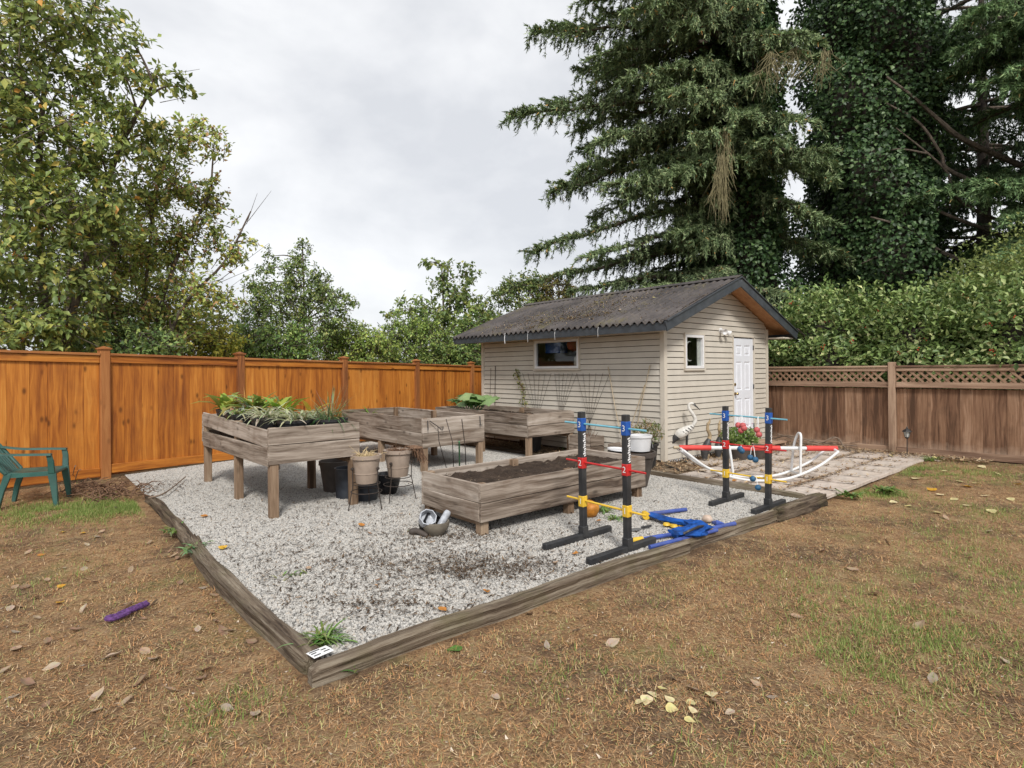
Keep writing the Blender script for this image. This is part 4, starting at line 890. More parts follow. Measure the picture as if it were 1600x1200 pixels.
# ================================================================ LADDER TOSS GAMES
def glyph(ch_):
    cu = D.curves.new('glyph', 'FONT'); cu.body = ch_; cu.size = 1.0; cu.extrude = .004; cu.align_x = 'CENTER'; cu.align_y = 'CENTER'
    o = D.objects.new('glyph', cu); COL.objects.link(o); dg = bpy.context.evaluated_depsgraph_get(); me = D.meshes.new_from_object(o.evaluated_get(dg)); D.objects.remove(o); me.materials.clear(); me.materials.append(M_print); return me
GL = {c: glyph(c) for c in '123'}
def ladder(label, x, y0, y1, xs0, xs1, hgt, lean):
    t = thing('ladder_toss_game', label, 'ladder game', (x, (y0 + y1) / 2, 0)); hy = abs(y1 - y0) / 2; hs = [hgt * .305, hgt * .61, hgt * .915]
    for s, ln in ((1, lean[0]), (-1, lean[1])):
        yy = s * hy; d = Vector((ln, ln * .4 * 0, 1)).normalized()
        o = board('foot_bar', M_postblk, t, ((xs0 + xs1) / 2 - x, yy, .03), (xs1 - xs0, .058, .058), (1, 0, .0), (0, 1, 0), .006)
        board('foot_socket', M_postblk, t, (0, yy, .075), (.10, .072, .072), (0, 0, 1), (0, 1, 0), .006)
        p = board('post', M_postblk, t, d * (hgt / 2 + .03) + Vector((0, yy, .0)), (hgt - .02, .056, .056), d, (0, 1, 0), .004)
        for z_, mt, c, zl in ((hs[0], M_yellow, '1', .105), (hs[1], M_red, '2', .105), (hs[2], M_blue, '3', .125)):
            q = d * z_ + Vector((0, yy, 0)); b = board('clamp', mt, t, q, (zl, .064, .064), d, (0, 1, 0), .006)
            mesh_obj('numeral', GL[c], None, b, (0, 0, 0), (0, 0, 0)).matrix_local = Matrix.Translation((0, 0, .0335)) @ Matrix.Rotation(R(-90), 4, 'Z') @ Matrix.Scale(.075, 4)
            # the numeral faces -x
        for k in range(11):      # slanted white lettering down the side of the post
            z_ = hs[2] - .085 - k * (hs[2] - hs[1] - .155) / 10; q = d * z_ + Vector((0.004, yy - .0295, 0))
            wv = .026 + .008 * ((k * 7) % 3 == 0); board('letter', M_print, t, q + Vector((.004 * ((k * 5) % 3 - 1), 0, 0)), (wv, .011 + .004 * (k % 2), .002), (1, 0, .35), (-.35, 0, 1), .0005)
    for z_, mt, ex in ((hs[0], M_yellow, .20), (hs[1], M_red, .20), (hs[2], M_lblue, .21)):
        MB().tube([(z_ * lean[0] * .5 + z_ * lean[1] * .5, hy + ex, z_ + .012), (z_ * lean[0] * .5 + z_ * lean[1] * .5, -hy - ex, z_ - .006)], .0095, 10).build('rung', mt, t, smooth=True)
    return t
# numerals are placed on the clamp face that looks to -x (board normal)
LA = ladder('ladder toss game with numbered black posts and no balls, beside the low planter', -4.20, -1.98, -2.49, -4.71, -3.82, 1.165, (-.012, -.012))
LB = ladder('ladder toss game with red and blue balls hanging on its rungs, by the patio', -1.85, -2.11, -2.61, -2.20, -1.46, 1.11, (.0, .03))
BZ = [1.11 * .305, 1.11 * .61, 1.11 * .915]
def bola(label, mat, y, zr, d1, d2, sway=.02):
    t = thing('ball_bola', label, 'ball bola', (-1.85 + zr * .015, y, zr))
    for (dy, dz) in ((sway, d1), (-sway, d2)):
        MB().tube([(.0, 0, .012), (-.014, dy * .5, -.01), (-.012, dy, -dz)], .004, 5).build('cord', M_print, t, smooth=True)
        mb = MB(); mb.lathe([(.034 * math.sin(a), -.034 * math.cos(a)) for a in np.linspace(0, math.pi, 11)], 16, (-.012, dy, -dz)); mb.build('ball', mat, t, smooth=True)
M_ballr = plain('faded_red_ball', (.50, .10, .10), rough=.6, var=.15, scale=30); M_ballb = plain('blue_ball', (.022, .10, .20), rough=.6, var=.2, scale=30)
bola('pair of faded red balls hanging close under the blue rung at its middle', M_ballr, -2.30, BZ[2], .10, .13, .035)
bola('single string of red balls just beneath the first pair on the blue rung', M_ballr, -2.31, BZ[2], .16, .10, .012)
bola('pair of faded red balls hanging on a white cord near the numbered post', M_ballr, -2.50, BZ[2], .14, .19, .012)
bola('pair of blue balls hung tight against the red rung', M_ballb, -2.30, BZ[1], .035, .055, .01)
bola('pair of blue balls on white cords swinging below the red rung', M_ballb, -2.44, BZ[1], .12, .14, .03)
bola('pair of blue balls hanging from the yellow rung near the ground', M_ballb, -2.47, BZ[0], .02, .11, .03)

# ================================================================ RED AND WHITE ROCKER FRAME ON THE PATIO
rk = thing('pipe_rocker_frame', 'curved white pipe rocker frame with a red and white sleeved top bar, on the patio', 'pipe frame', (-.32, -1.78, 0), R(-38.5))
pr_ = arcpts([(-1.13, 0, .45), (-.78, 0, .20), (-.38, 0, .055), (0, 0, .016), (.38, 0, .05), (.78, 0, .21), (1.05, 0, .40)], 8)
for y in (-.12, .16):
    MB().tube([(p.x + .0, y, p.z + (.008)) for p in pr_], .019, 10).build('rocker', M_pvc, rk, smooth=True)
for x, z_ in ((-.42, .075), (.52, .10)):
    MB().tube([(x, -.12, z_), (x, .16, z_)], .016, 8).build('cross_pipe', M_pvc, rk, smooth=True)
    MB().tube(arcpts([(x, -.10, z_), (x + .03, -.06, .45), (x + .05, -.03, .62), (x + .055, .02, .655), (x + .05, .07, .62), (x + .02, .11, .45), (x, .14, z_)] if x > 0 else [(x, -.10, z_), (x - .02, -.06, .36), (x - .03, -.02, .50), (x - .03, .06, .50), (x - .02, .1, .36), (x, .14, z_)], 5), .017, 10).build('upright_loop', M_pvc, rk, smooth=True)
for y in (-.12, .16):
    for x in (-1.13, 1.05): MB().tube([(x, y, .458 if x < 0 else .408), (x, .02, .475 if x < 0 else .435)], .017, 8).build('end_pipe', M_pvc, rk, smooth=True)
zb_ = lambda x: .478 - .042 * (x + 1.13) / 2.18
for a, b, mt, r_ in ((-1.22, -1.14, M_bamboo, .022), (-1.14, -.70, M_sleeve, .036), (-.70, -.30, M_pvc, .026), (-.30, .28, M_sleeve, .036), (.28, .66, M_pvc, .026), (.66, 1.10, M_sleeve, .038)):
    MB().tube([(a, .0, zb_(a)), (b, .0, zb_(b))], r_, 12).build('bar_sleeve', mt, rk, smooth=True)

# ================================================================ FOLDED BLUE FRAME WITH CANVAS
fb = thing('folded_blue_frame', 'folded blue tube frame with blue canvas and yellow end caps on the gravel', 'folded frame', (0, 0, 0))
def g2(px, py, z=.03): return gp(px, py, z)
def pole(a, b, r=.019, ca=None, cb=None):
    a = Vector(a); b = Vector(b); MB().tube([a, b], r, 12).build('tube', M_bluetube, fb, smooth=True); d = (b - a).normalized()
    if ca: MB().tube([a - d * .10, a - d * .06, a + d * .02], [r * 1.35, r * 1.5, r * 1.4], 12).build('end_cap', M_yellow, fb, smooth=True)
    if cb: MB().tube([b - d * .02, b + d * .05], [r * 1.4, r * 1.4], 12).build('end_cap', M_yellow, fb, smooth=True)
pole(g2(1001, 843), g2(1103, 826, .05), .019, True)
pole(g2(1015, 855), g2(1120, 828, .05), .019)
pole(g2(1012, 803, .05), g2(1072, 796), .021)
pole(g2(1106, 827, .05), g2(1148, 818, .04), .021)
MB().tube([g2(1010, 806, .05), g2(1007, 803, .05)], [.042, .036], 14).build('end_cap', M_yellow, fb, smooth=True)
MB().tube([g2(1101, 828, .06), g2(1108, 826, .06)], [.045, .045], 14).build('end_cap', M_yellow, fb, smooth=True)
# canvas: a crumpled rolled cloth
def cloth_roll(pts, rads, seed, name='canvas', k=1.0):
    rr = random.Random(seed); path = arcpts(pts, 9); n = 22; V = []; m = len(path); ph = [rr.uniform(0, 6.28) for _ in range(6)]
    for i, p in enumerate(path):
        t = i / (m - 1); r_ = np.interp(t, np.linspace(0, 1, len(rads)), rads); d = (path[min(i + 1, m - 1)] - path[max(i - 1, 0)]).normalized(); s = d.cross(Vector((0, 0, 1))).normalized(); u = s.cross(d)
        for j in range(n):
            a = 2 * math.pi * j / n; q = r_ * (1 + k * (.20 * math.sin(3 * a + ph[0] + t * 7) + .15 * math.sin(5 * a + ph[1] - t * 12) + .10 * math.sin(8 * a + t * 22 + ph[2])))
            V.append(p + s * math.cos(a) * q * 1.25 + u * math.sin(a) * q * .55)
    F = [(i * n + j, i * n + (j + 1) % n, (i + 1) * n + (j + 1) % n, (i + 1) * n + j) for i in range(m - 1) for j in range(n)] + [tuple(range(n - 1, -1, -1)), tuple((m - 1) * n + j for j in range(n))]
    return MB().add(V, F).build(name, M_bluecloth, fb, smooth=True, ang=80)
cloth_roll([g2(1016, 804, .05), g2(1045, 812, .055), g2(1072, 817, .06), g2(1090, 823, .07)], [.038, .045, .05, .055], 1, k=.45)
cloth_roll([g2(1078, 815, .07), g2(1090, 822, .08), g2(1084, 830, .075), g2(1066, 832, .06), g2(1053, 834, .06)], [.05, .07, .075, .065, .06], 2)
cloth_roll([g2(1088, 817, .10), g2(1098, 823, .09), g2(1092, 830, .07)], [.04, .06, .03], 3)
MB().tube(arcpts([g2(1068, 834, .10), g2(1080, 828, .13), g2(1097, 822, .12), g2(1104, 827, .05)], 5), [.012] * 16, 6).build('strap', M_blackmetal, fb, smooth=True)
# yellow toy star pieces by the frame
tq = thing('yellow_toy', 'mustard yellow lobed plastic toy lying beside the blue canvas', 'toy', g2(1053, 822, .012))
for k in range(5):
    a = k * 1.2566; MB().lathe([(0, -.012), (.03, -.008), (.038, 0), (.03, .018), (0, .024)], 10, (math.cos(a) * .075, math.sin(a) * .075, .015)).build('lobe', M_yellow, tq, smooth=True)
MB().lathe([(0, 0), (.05, 0), (.05, .02), (0, .028)], 12).build('hub', M_yellow, tq, smooth=True)
def pebble(name, label, cat, loc, r, mat, sq=(1, 1, .7), seed=0, rz=0):
    bm = bmesh.new(); bmesh.ops.create_icosphere(bm, subdivisions=3, radius=1); rr = random.Random(seed); ph = [rr.uniform(0, 6) for _ in range(3)]
    for v in bm.verts: v.co *= 1 + .08 * math.sin(v.co.x * 3 + ph[0]) + .06 * math.sin(v.co.y * 4 + v.co.z * 3 + ph[1]); v.co = Vector((v.co.x * r * sq[0], v.co.y * r * sq[1], v.co.z * r * sq[2]))
    me = D.meshes.new(name); bm.to_mesh(me); bm.free(); me.polygons.foreach_set('use_smooth', [True] * len(me.polygons)); return tag(mesh_obj(name, me, mat, None, loc, (0, 0, rz)), label, cat)
pebble('orange_gourd', 'mottled orange gourd sitting on the gravel behind the black ladder post', 'gourd', gp(922, 808, .0) + Vector((0, 0, .085)), .095, M_orange, (1.1, 1, .95), 3)
pebble('pale_shell', 'pale peach rounded shell on the gravel beside the blue frame', 'shell', gp(1105, 815, .02) + Vector((0, 0, .03)), .05, plain('peach_shell', (.55, .42, .33), .5), (1, 1, .75), 4)
MB_ = MB().tube([g2(1113, 816, .02), g2(1120, 817, .03), g2(1131, 818, .02)], [.012, .03, .008], 10).build('blue_float', M_bluetube, None, smooth=True); tag(MB_, 'small tapered violet blue plastic piece on the gravel by the timber', 'toy')
# steel trowel blade
tr_ = thing('trowel', 'dull grey trowel lying flat on the gravel between the ladder posts and blue frame', 'trowel', gp(990, 828, .015), R(-20))
MB().add([(-.10, -.03, 0), (.03, -.045, .004), (.10, 0, .012), (.03, .045, .004), (-.10, .03, 0), (0, 0, .012)], [(0, 1, 5), (1, 2, 5), (2, 3, 5), (3, 4, 5), (4, 0, 5)]).build('blade', M_steel, tr_)
MB().tube([(.09, 0, .014), (.20, .0, .02)], .012, 8).build('handle', M_blackmetal, tr_, smooth=True)
# bowl with jars
bw_ = thing('garden_bowl', 'grey brown bowl of odds and ends beside the low planter', 'bowl', gp(681, 836, 0), .3); pot_part(bw_, M_bowl, .065, .125, .135, .004, .012, fill=.55, name='bowl', bulge=.02)
bb = gp(681, 836, 0)
o = MB().lathe([(0, 0), (.028, 0), (.034, .02), (.036, .17), (.03, .19), (0, .19)], 12).build('clear_tube', M_clear, None, bb + Vector((.02, -.02, .07)), (R(-12), R(48), 0), smooth=True); tag(o, 'grubby clear plastic tube leaning out of the bowl', 'tube')
o = MB().lathe([(0, 0), (.075, 0), (.085, .03), (.085, .10), (.075, .10), (.07, .02), (0, .015)], 8).build('plastic_tub', M_clear, None, bb + Vector((-.07, .06, .13)), (R(40), R(-35), .3)); tag(o, 'clear faceted plastic tub lying in the bowl', 'tub')
o = MB().lathe([(0, 0), (.085, 0), (.10, .14), (.108, .14), (.108, .155), (.09, .15), (.07, .02), (0, .02)], 8).build('octagonal_pot', M_blackgloss, None, bb + Vector((-.02, .14, .06)), (R(62), R(-20), .2)); tag(o, 'black octagonal pot on its side behind the bowl', 'pot')
o = MB().tube(arcpts([gp(640, 832, .02), gp(650, 830, .035), gp(660, 833, .03), gp(668, 838, .015)], 5), [.02, .032, .035, .034, .033, .032, .03, .03, .03, .028, .028, .026, .026, .024, .02, .012], 10).build('rolled_mat', M_brownpot, None, smooth=True); tag(o, 'dark brown rolled rubber piece lying on the gravel beside the bowl', 'roll')
# printed tag on the timber corner
tg = thing('printed_tag', 'small faded white printed tag on the timber corner', 'tag', (-6.94, -2.53, .046), R(8)); board('plate', M_print, tg, (0, 0, .002), (.12, .085, .003), (1, 0, 0), (0, 1, 0), .001)
for (x, y, l_) in ((-.02, .028, .06), (.025, .012, .03), (-.035, .006, .03), (.03, -.015, .035), (-.03, -.022, .04)): MB().box((x, y, .0045), (l_, .009, .001)).build('print_line', M_blackmetal, tg)

# ================================================================ BIRDS, DOOR STEP, FLOWER POTS
bd = thing('crane_statue', 'white and black crane statue with curved neck standing by the gable wall', 'statue', gp(1078, 722, .0) + Vector((0, .06, 0)), R(-42))
# local x = towards its beak
MB().tube(arcpts([(-.20, 0, .40), (-.13, 0, .455), (-.02, 0, .52), (.08, 0, .585), (.125, 0, .64)], 6), [.012, .03, .05, .062, .07, .077, .082, .085, .086, .086, .084, .082, .08, .077, .073, .068, .062, .055, .047, .04, .034, .03, .027, .025, .024], 14).build('body', M_ceramic, bd, smooth=True)
MB().tube(arcpts([(.115, 0, .62), (.15, 0, .71), (.105, 0, .81), (.045, 0, .90), (.05, 0, .97), (.10, 0, .985), (.13, 0, .955)], 6), [.034 - .0004 * i for i in range(37)], 10).build('neck', M_ceramic, bd, smooth=True)
MB().tube([(.115, 0, .975), (.16, 0, .94), (.235, 0, .87)], [.024, .014, .003], 8).build('beak', M_birddark, bd, smooth=True)
MB().tube(arcpts([(-.10, 0, .47), (-.19, 0, .40), (-.25, 0, .30)], 5), [.05, .06, .065, .066, .062, .056, .05, .042, .032, .02, .01], 10).build('tail', M_birddark, bd, smooth=True)
for s in (-1, 1):
    MB().tube([(.01, s * .03, .50), (.0, s * .032, .25), (.02, s * .035, 0)], [.014, .009, .008], 7).build('leg', M_birddark, bd, smooth=True)
    MB().tube([(-.04, s * .035, .006), (.07, s * .04, .006)], .008, 6).build('foot', M_birddark, bd, smooth=True)
    for k in range(5): board('wing_feather', M_birddark, bd, (-.10 + k * .045, s * (.070 + .012 * math.sin(k)), .47 + k * .03), (.012, .075, .004), (.6, 0, .8), (-.8, s * .15, .6), .001)
for (lab, px_, py_, h_, rz_) in (('tall tan carved wading bird standing by the gable wall', 1106, 720, .66, -30), ('slender tan carved wading bird behind the ladder post', 1124, 716, .62, 10)):
    b2 = thing('carved_bird', lab, 'statue', gp(px_, py_, 0), R(rz_)); k_ = h_ / .66
    MB().tube(arcpts([(-.06, 0, .04), (-.05, 0, .18), (.0, 0, .30), (.03, 0, .38)], 6), [k_ * r_ for r_ in np.interp(np.linspace(0, 1, 19), [0, .3, .7, 1], [.045, .075, .06, .03])], 12).build('body', M_birddark, b2, smooth=True)
    MB().tube(arcpts([(.02, 0, .34), (.04, 0, .44), (.0, 0, .54 * k_), (.01, 0, .64 * k_)], 6), [.036 - .0008 * i for i in range(19)], 10).build('neck', M_birdtan, b2, smooth=True)
    MB().tube([(.0, 0, .62 * k_), (.03, 0, .65 * k_), (.055, 0, .72 * k_)], [.026, .022, .004], 8).build('beak', M_birdtan, b2, smooth=True)
    for s in (-1, 1): MB().tube([(-.02, s * .03, .12), (-.01, s * .035, 0)], .012, 6).build('leg', M_birdtan, b2, smooth=True)
step = thing('door_step', 'low brown plank step below the white shed door', 'step', (2.66, -.34, .0))
for k in range(4): board('plank', M_oldrail, step, (0, -.21 + k * .14, .135), (1.05, .135, .03), (1, 0, 0), (0, 1, 0), .004, .002, k)
for x in (-.48, 0, .48): board('bearer', M_oldrail, step, (x, 0, .06), (.55, .12, .04), (0, 1, 0), (0, 0, 1), .004)
def flower(label, px_, py_, r0, r1, h, seed, cols, fl):
    t = thing('potted_plant', label, 'potted plant', gp(px_, py_, .0)); pot_part(t, M_brownpot, r0, r1, h, .012, .04, fill=.88)
    if cols: leafy(t, h * .85, 700, .33, .34, .075, cols, seed)
    if fl: leafy(t, h + .10, 60, .34, .32, .035, [(.75, .65, .68), (.6, .3, .4)], seed + 1, M_leafcol, 'flowers')
    return t
flower('brown pot of leafy green geranium with pale flowers before the white door', 1156, 717, .15, .20, .26, 31, [(.13, .22, .05), (.20, .29, .08), (.26, .34, .11)], True)
flower('empty wide brown pot next to the potted geranium', 1183, 716, .15, .21, .22, 33, None, False)
# black edging strip at the shed corner
tag(MB().tube(arcpts([gp(1038, 727, .02), gp(1050, 730, .03), gp(1061, 735, .015)], 5), .014, 6).build('edging_strip', M_blackmetal, None, smooth=True), 'short black plastic edging strip at the shed corner', 'edging')

# ================================================================ LANTERN, VINES BY THE BROWN FENCE
ln_ = thing('stake_lantern', 'black carriage style stake lantern before the brown fence', 'lantern', gp(1418, 712, 0) + Vector((-.02, 0, 0)))
MB().tube([(0, 0, -.02), (0, 0, .32)], .008, 8).build('stake', M_blackmetal, ln_, smooth=True)
MB().lathe([(0, .30), (.02, .305), (.035, .33), (.03, .335), (0, .335)], 6).build('base', M_blackmetal, ln_)
MB().lathe([(.032, .335), (.052, .43), (0, .43)], 6).build('glass', plain('frosted_lantern_glass', (.45, .46, .44), .3, bump=0), ln_)
for k in range(6): a = k * 1.0472; MB().tube([(.033 * math.cos(a), .033 * math.sin(a), .335), (.054 * math.cos(a), .054 * math.sin(a), .43)], .004, 5).build('cage_bar', M_blackmetal, ln_)
MB().lathe([(.078, .425), (.074, .44), (.03, .475), (.012, .485), (.012, .50), (0, .525)], 6).build('cap', M_blackmetal, ln_)
vr = random.Random(12)
def vine(label, pts, r):
    return tag(MB().tube(arcpts(pts, 6), r, 6).build('bare_vine', M_stick, None, smooth=True), label, 'vine')
vine('long bare vine stem arching along the foot of the brown fence', [gp(1205, 686, .1), at(1235, 681, 11.4), at(1280, 691, 11.2), at(1305, 683, 11.1), at(1322, 702, 10.9)], .014)
vine('bare vine stem running level along the foot of the brown fence', [at(1215, 678, 11.7), at(1250, 688, 11.4), at(1290, 692, 11.2), at(1340, 697, 10.9)], .012)
vine('thin kinked bare vine by the brown fence', [at(1240, 690, 11.2), at(1270, 694, 11.0), at(1307, 684, 11.0), at(1318, 697, 10.8), gp(1328, 706, .02)], .009)
vine('low bare vine stem lying behind the red sleeve', [gp(1225, 695, .05), at(1262, 692, 11.0), at(1300, 700, 10.8), gp(1330, 703, .02)], .011)
mb = MB()
for k in range(60):
    a = gp(vr.uniform(1215, 1330), vr.uniform(690, 704), .0); mb.tube([a + Vector((0, 0, vr.uniform(0, .12))), a + Vector((vr.gauss(0, .2), vr.gauss(0, .25), vr.uniform(.02, .2)))], .005, 3, False)
o = tag(mb.build('twig_heap', M_stick), 'tangle of thin bare twigs heaped along the brown fence', 'twigs'); stuff(o)
# root heap and stick by the cedar fence
mb = MB()
for k in range(170):
    c = gp(vr.gauss(165, 32), vr.gauss(768, 7), .0); ln2 = vr.uniform(.06, .28); a = vr.uniform(0, 6.28); u = Vector((math.cos(a), math.sin(a), vr.uniform(-.1, .45)))
    mb.tube([c + Vector((0, 0, .01)), c + u * ln2 * .5 + Vector((0, 0, .04)), c + u * ln2], [.008, .007, .003], 4, False)
o = tag(mb.build('root_heap', M_deadbrown), 'heap of dead roots and twigs between the chair and the gravel', 'roots'); stuff(o)
tag(MB().tube(arcpts([gp(232, 778, .04), gp(258, 770, .06), gp(290, 745, .05)], 5), [.011] * 6 + [.008] * 5, 6).build('bare_stick', M_stick, None, smooth=True), 'bare stick lying on the gravel beside the root heap', 'stick')
for (a, b, c_, lab) in (((112, 750), (116, 733), (118, 727), 'thin curled twig standing by the fence beside the chair'), ((117, 752), (122, 736), (127, 734), 'second curled twig leaning right by the fence')):
    tag(MB().tube(arcpts([gp(*a, 0), at(*b, 8.15), at(*c_, 8.15)], 5), .006, 5).build('bare_twig', M_stick, None, smooth=True), lab, 'twig')
# things inside the shed seen through the glass
tag(MB().box((0, 0, 0), (.30, .36, .26)).build('storage_crate', M_blue, None, (.45, 2.95, 2.05), (0, 0, .2)), 'blue crate hanging inside the shed behind the wide window', 'crate')
o = MB().lathe([(.03, -.14), (.12, -.09), (.15, 0), (.12, .09), (.03, .14)], 16).build('paper_lantern', plain('orange_paper', (.45, .10, .04), .7), None, (.42, 2.42, 2.08), smooth=True); tag(o, 'orange red globe hanging inside the shed behind the wide window', 'lantern')
o = MB().lathe([(0, 0), (.08, 0), (.12, .08), (.11, .2), (.06, .27), (.045, .32), (.07, .36)], 16).build('white_vase', M_ceramic, None, (.22, 2.08, 1.60), smooth=True); tag(o, 'pale vase on the shelf inside the wide window', 'vase')
o = tag(MB().box((0, 0, 0), (.30, 1.3, .02)).build('window_shelf', M_inner, None, (.25, 2.5, 1.59)), 'dark shelf inside the shed under the wide window', 'shelf')
cres = []
for i in range(25):
    a = R(75 + 215 * i / 24); cres.append((.15 * math.cos(a), 0, .17 * math.sin(a)))
o = MB().tube(cres, [.004 + .016 * math.sin(math.pi * i / 24) for i in range(25)], 8).build('crescent_ornament', M_ceramic, None, (.84, .035, 1.88), (0, 0, 0), smooth=True); tag(o, 'white crescent ornament hanging behind the small gable window', 'ornament')
o = tag(MB().box((0, 0, 0), (.10, .012, .52)).build('curtain', M_ceramic, None, (1.12, .03, 1.87)), 'pale curtain edge inside the small gable window', 'curtain')
# ================================================================ TREES AND SHRUBS
M_bark = plain('grey_brown_bark', (.13, .10, .078), rough=.95, var=.4, scale=14, bump=.6)
M_darkbark = plain('dark_bark', (.055, .042, .034), rough=.95, var=.4, scale=10, bump=.6)
M_deadtwig = plain('dead_pale_twig', (.26, .225, .12), rough=.95, var=.3, scale=8)
M_needle = attr_mat('conifer_needles', .65, .12, .15)
M_ivyleaf = attr_mat('ivy_leaf', .45, .10, .3)
def unit(a): return a / (np.linalg.norm(a, axis=1)[:, None] + 1e-9)
def sticks(S, E_, r0, r1, name='branches'):
    """three-sided tapered sticks from S to E_"""
    n = len(S); d = unit(E_ - S); ref = np.where(np.abs(d[:, 2:3]) > .9, np.array([[1., 0, 0]]), np.array([[0, 0, 1.]])); a = unit(np.cross(d, ref)); b = np.cross(d, a); V = np.empty((n, 6, 3))
    r0 = np.broadcast_to(r0, n)[:, None]; r1 = np.broadcast_to(r1, n)[:, None]
    for k in range(3):
        c, s = math.cos(k * 2.0944), math.sin(k * 2.0944); V[:, k] = S + (a * c + b * s) * r0; V[:, 3 + k] = E_ + (a * c + b * s) * r1
    q = np.arange(n)[:, None] * 6; F = np.concatenate([q + np.array([[k, (k + 1) % 3, 3 + (k + 1) % 3, 3 + k]]) for k in range(3)])
    return V.reshape(-1, 3), F
def leaf_quads(P, d, rr, size, aspect, C, upw=.9, fold=.18, droop=.12, out=None):
    n = len(P); d = unit(d); nn = rr.normal(0, 1, (n, 3)) * .55; nn[:, 2] += upw
    if out is not None: nn = nn + out * 1.1
    s = unit(np.cross(d, nn)); up_ = np.cross(s, d); L_ = size[:, None]; W_ = L_ * aspect
    V = np.stack([P, P + d * L_ * .45 - s * W_ * .5 + up_ * W_ * fold, P + d * L_ - up_ * L_ * droop, P + d * L_ * .45 + s * W_ * .5 + up_ * W_ * fold], 1).reshape(-1, 3)
    k = np.arange(n) * 4; F = np.concatenate([np.stack([k, k + 1, k + 2], 1), np.stack([k, k + 2, k + 3], 1)])
    return np_mesh('leaves', V, F, np.repeat(np.clip(C, 0, 1), 4, 0))
def needle_tris(P, d, rr, size, aspect, C, out):
    n = len(P); d = unit(d); nn = rr.normal(0, 1, (n, 3)) * .5 + out * .9; nn[:, 2] += .8; s = unit(np.cross(d, nn)) * (size * aspect * .5)[:, None]
    V = np.stack([P - s, P + s, P + d * size[:, None]], 1).reshape(-1, 3); return np_mesh('needles', V, np.arange(n * 3).reshape(-1, 3), np.repeat(np.clip(C, 0, 1), 3, 0))
def pal(rr, n, cols, w=None, jit=.25):
    cols = np.array(cols); i = rr.choice(len(cols), n, p=None if w is None else np.array(w) / sum(w)); return cols[i] * rr.uniform(1 - jit, 1 + jit, (n, 1))
def leafy_tree(name, label, cat, trunk, blobs, leaf, cols, w, seed, twigs=38, per=22, mat=None, bark=None, r_tr=.10, group=None, aspect=.55, extra=None):
    """trunk: list of stem polylines; blobs: (centre, radius, density)"""
    rr = np.random.default_rng(seed); base = Vector(trunk[0][0]); t = thing(name, label, cat, base, 0, group); b0 = np.array(base)
    mb = MB()
    stems = [arcpts([Vector(p) - base for p in st], 5) for st in trunk]
    for i, st in enumerate(stems): m = len(st); mb.tube(st, [r_tr * (1 - .75 * k / m) * (1 if i == 0 else .7) for k in range(m)], 8)
    mb.build('trunk', bark or M_bark, t, smooth=True)
    allp = np.array([tuple(p) for st in stems for p in st]); S = []; E_ = []; LP = []; LD = []; LO = []; lm = MB()
    for (c, r, dens) in blobs:
        r = r * 1.28; c = np.array(c) - b0; k = np.argmin(np.linalg.norm(allp - c - np.array([0, 0, -.6 * r]), axis=1) + 2 * np.maximum(0, allp[:, 2] - c[2])); a = allp[k]
        mid = (a + c) / 2 + np.array([0, 0, .12 * np.linalg.norm(c - a)]); lm.tube(arcpts([a, mid, c], 4), [.024, .022, .02, .018, .016, .014, .012, .010, .008], 5, False)
        n = max(4, int(twigs * 1.0 * r * r * dens)); s = c + rr.normal(0, .34 * r, (n, 3)); u = unit(rr.normal(0, 1, (n, 3))) * (rr.uniform(.35, 1.0, (n, 1)) ** .5) * r * rr.choice([.8, 1.0, 1.18], (n, 1), p=[.5, .35, .15]); e_ = c + u * np.array([1, 1, .9])
        S.append(s); E_.append(e_); m = n * per; ii = rr.integers(0, n, m); tt = rr.uniform(.05, 1.0, (m, 1)) ** .6; d = unit(e_[ii] - s[ii]); LO.append(unit(s[ii] * (1 - tt) + e_[ii] * tt - c))
        LP.append(s[ii] * (1 - tt) + e_[ii] * tt + rr.normal(0, leaf * .45, (m, 3))); LD.append(d * .8 + rr.normal(0, .7, (m, 3)) + np.array([0, 0, -.35]))
    if extra:
        for a, b in extra: S.append(np.array([a]) - b0); E_.append(np.array([b]) - b0)
    S = np.concatenate(S); E_ = np.concatenate(E_); stuff(lm.build('limbs', bark or M_bark, t, smooth=True))
    V, F = sticks(S, E_, .008, .003); stuff(mesh_obj('twigs', np_mesh('twigs', V, F), bark or M_bark, t))
    P = np.concatenate(LP); n = len(P); C = pal(rr, n, cols, w); 
    # broad drifts of leaf colour through the crown
    dr_ = .5 + .5 * np.sin(P[:, 0:1] * 2.3 + seed) * np.sin(P[:, 2:3] * 1.9 + P[:, 1:2] * 1.7); C = C * (.8 + .4 * dr_)
    stuff(mesh_obj('crown', leaf_quads(P, np.concatenate(LD), rr, leaf * rr.uniform(.5, 1.35, n), aspect, C, .9, out=np.concatenate(LO)), mat or M_leafcol, t)); return t
DG = [(0.142, 0.200, 0.067), (0.217, 0.289, 0.080), (0.308, 0.372, 0.107), (0.432, 0.446, 0.120), (0.598, 0.461, 0.120), (0.799, 0.402, 0.095)]
def B(px, py, Z, r, dens=1.0): return (at(px, py, Z), r, dens)
def base_at(px, Z): p = at(px, 577.6, Z); return Vector((p.x, p.y, -.15))
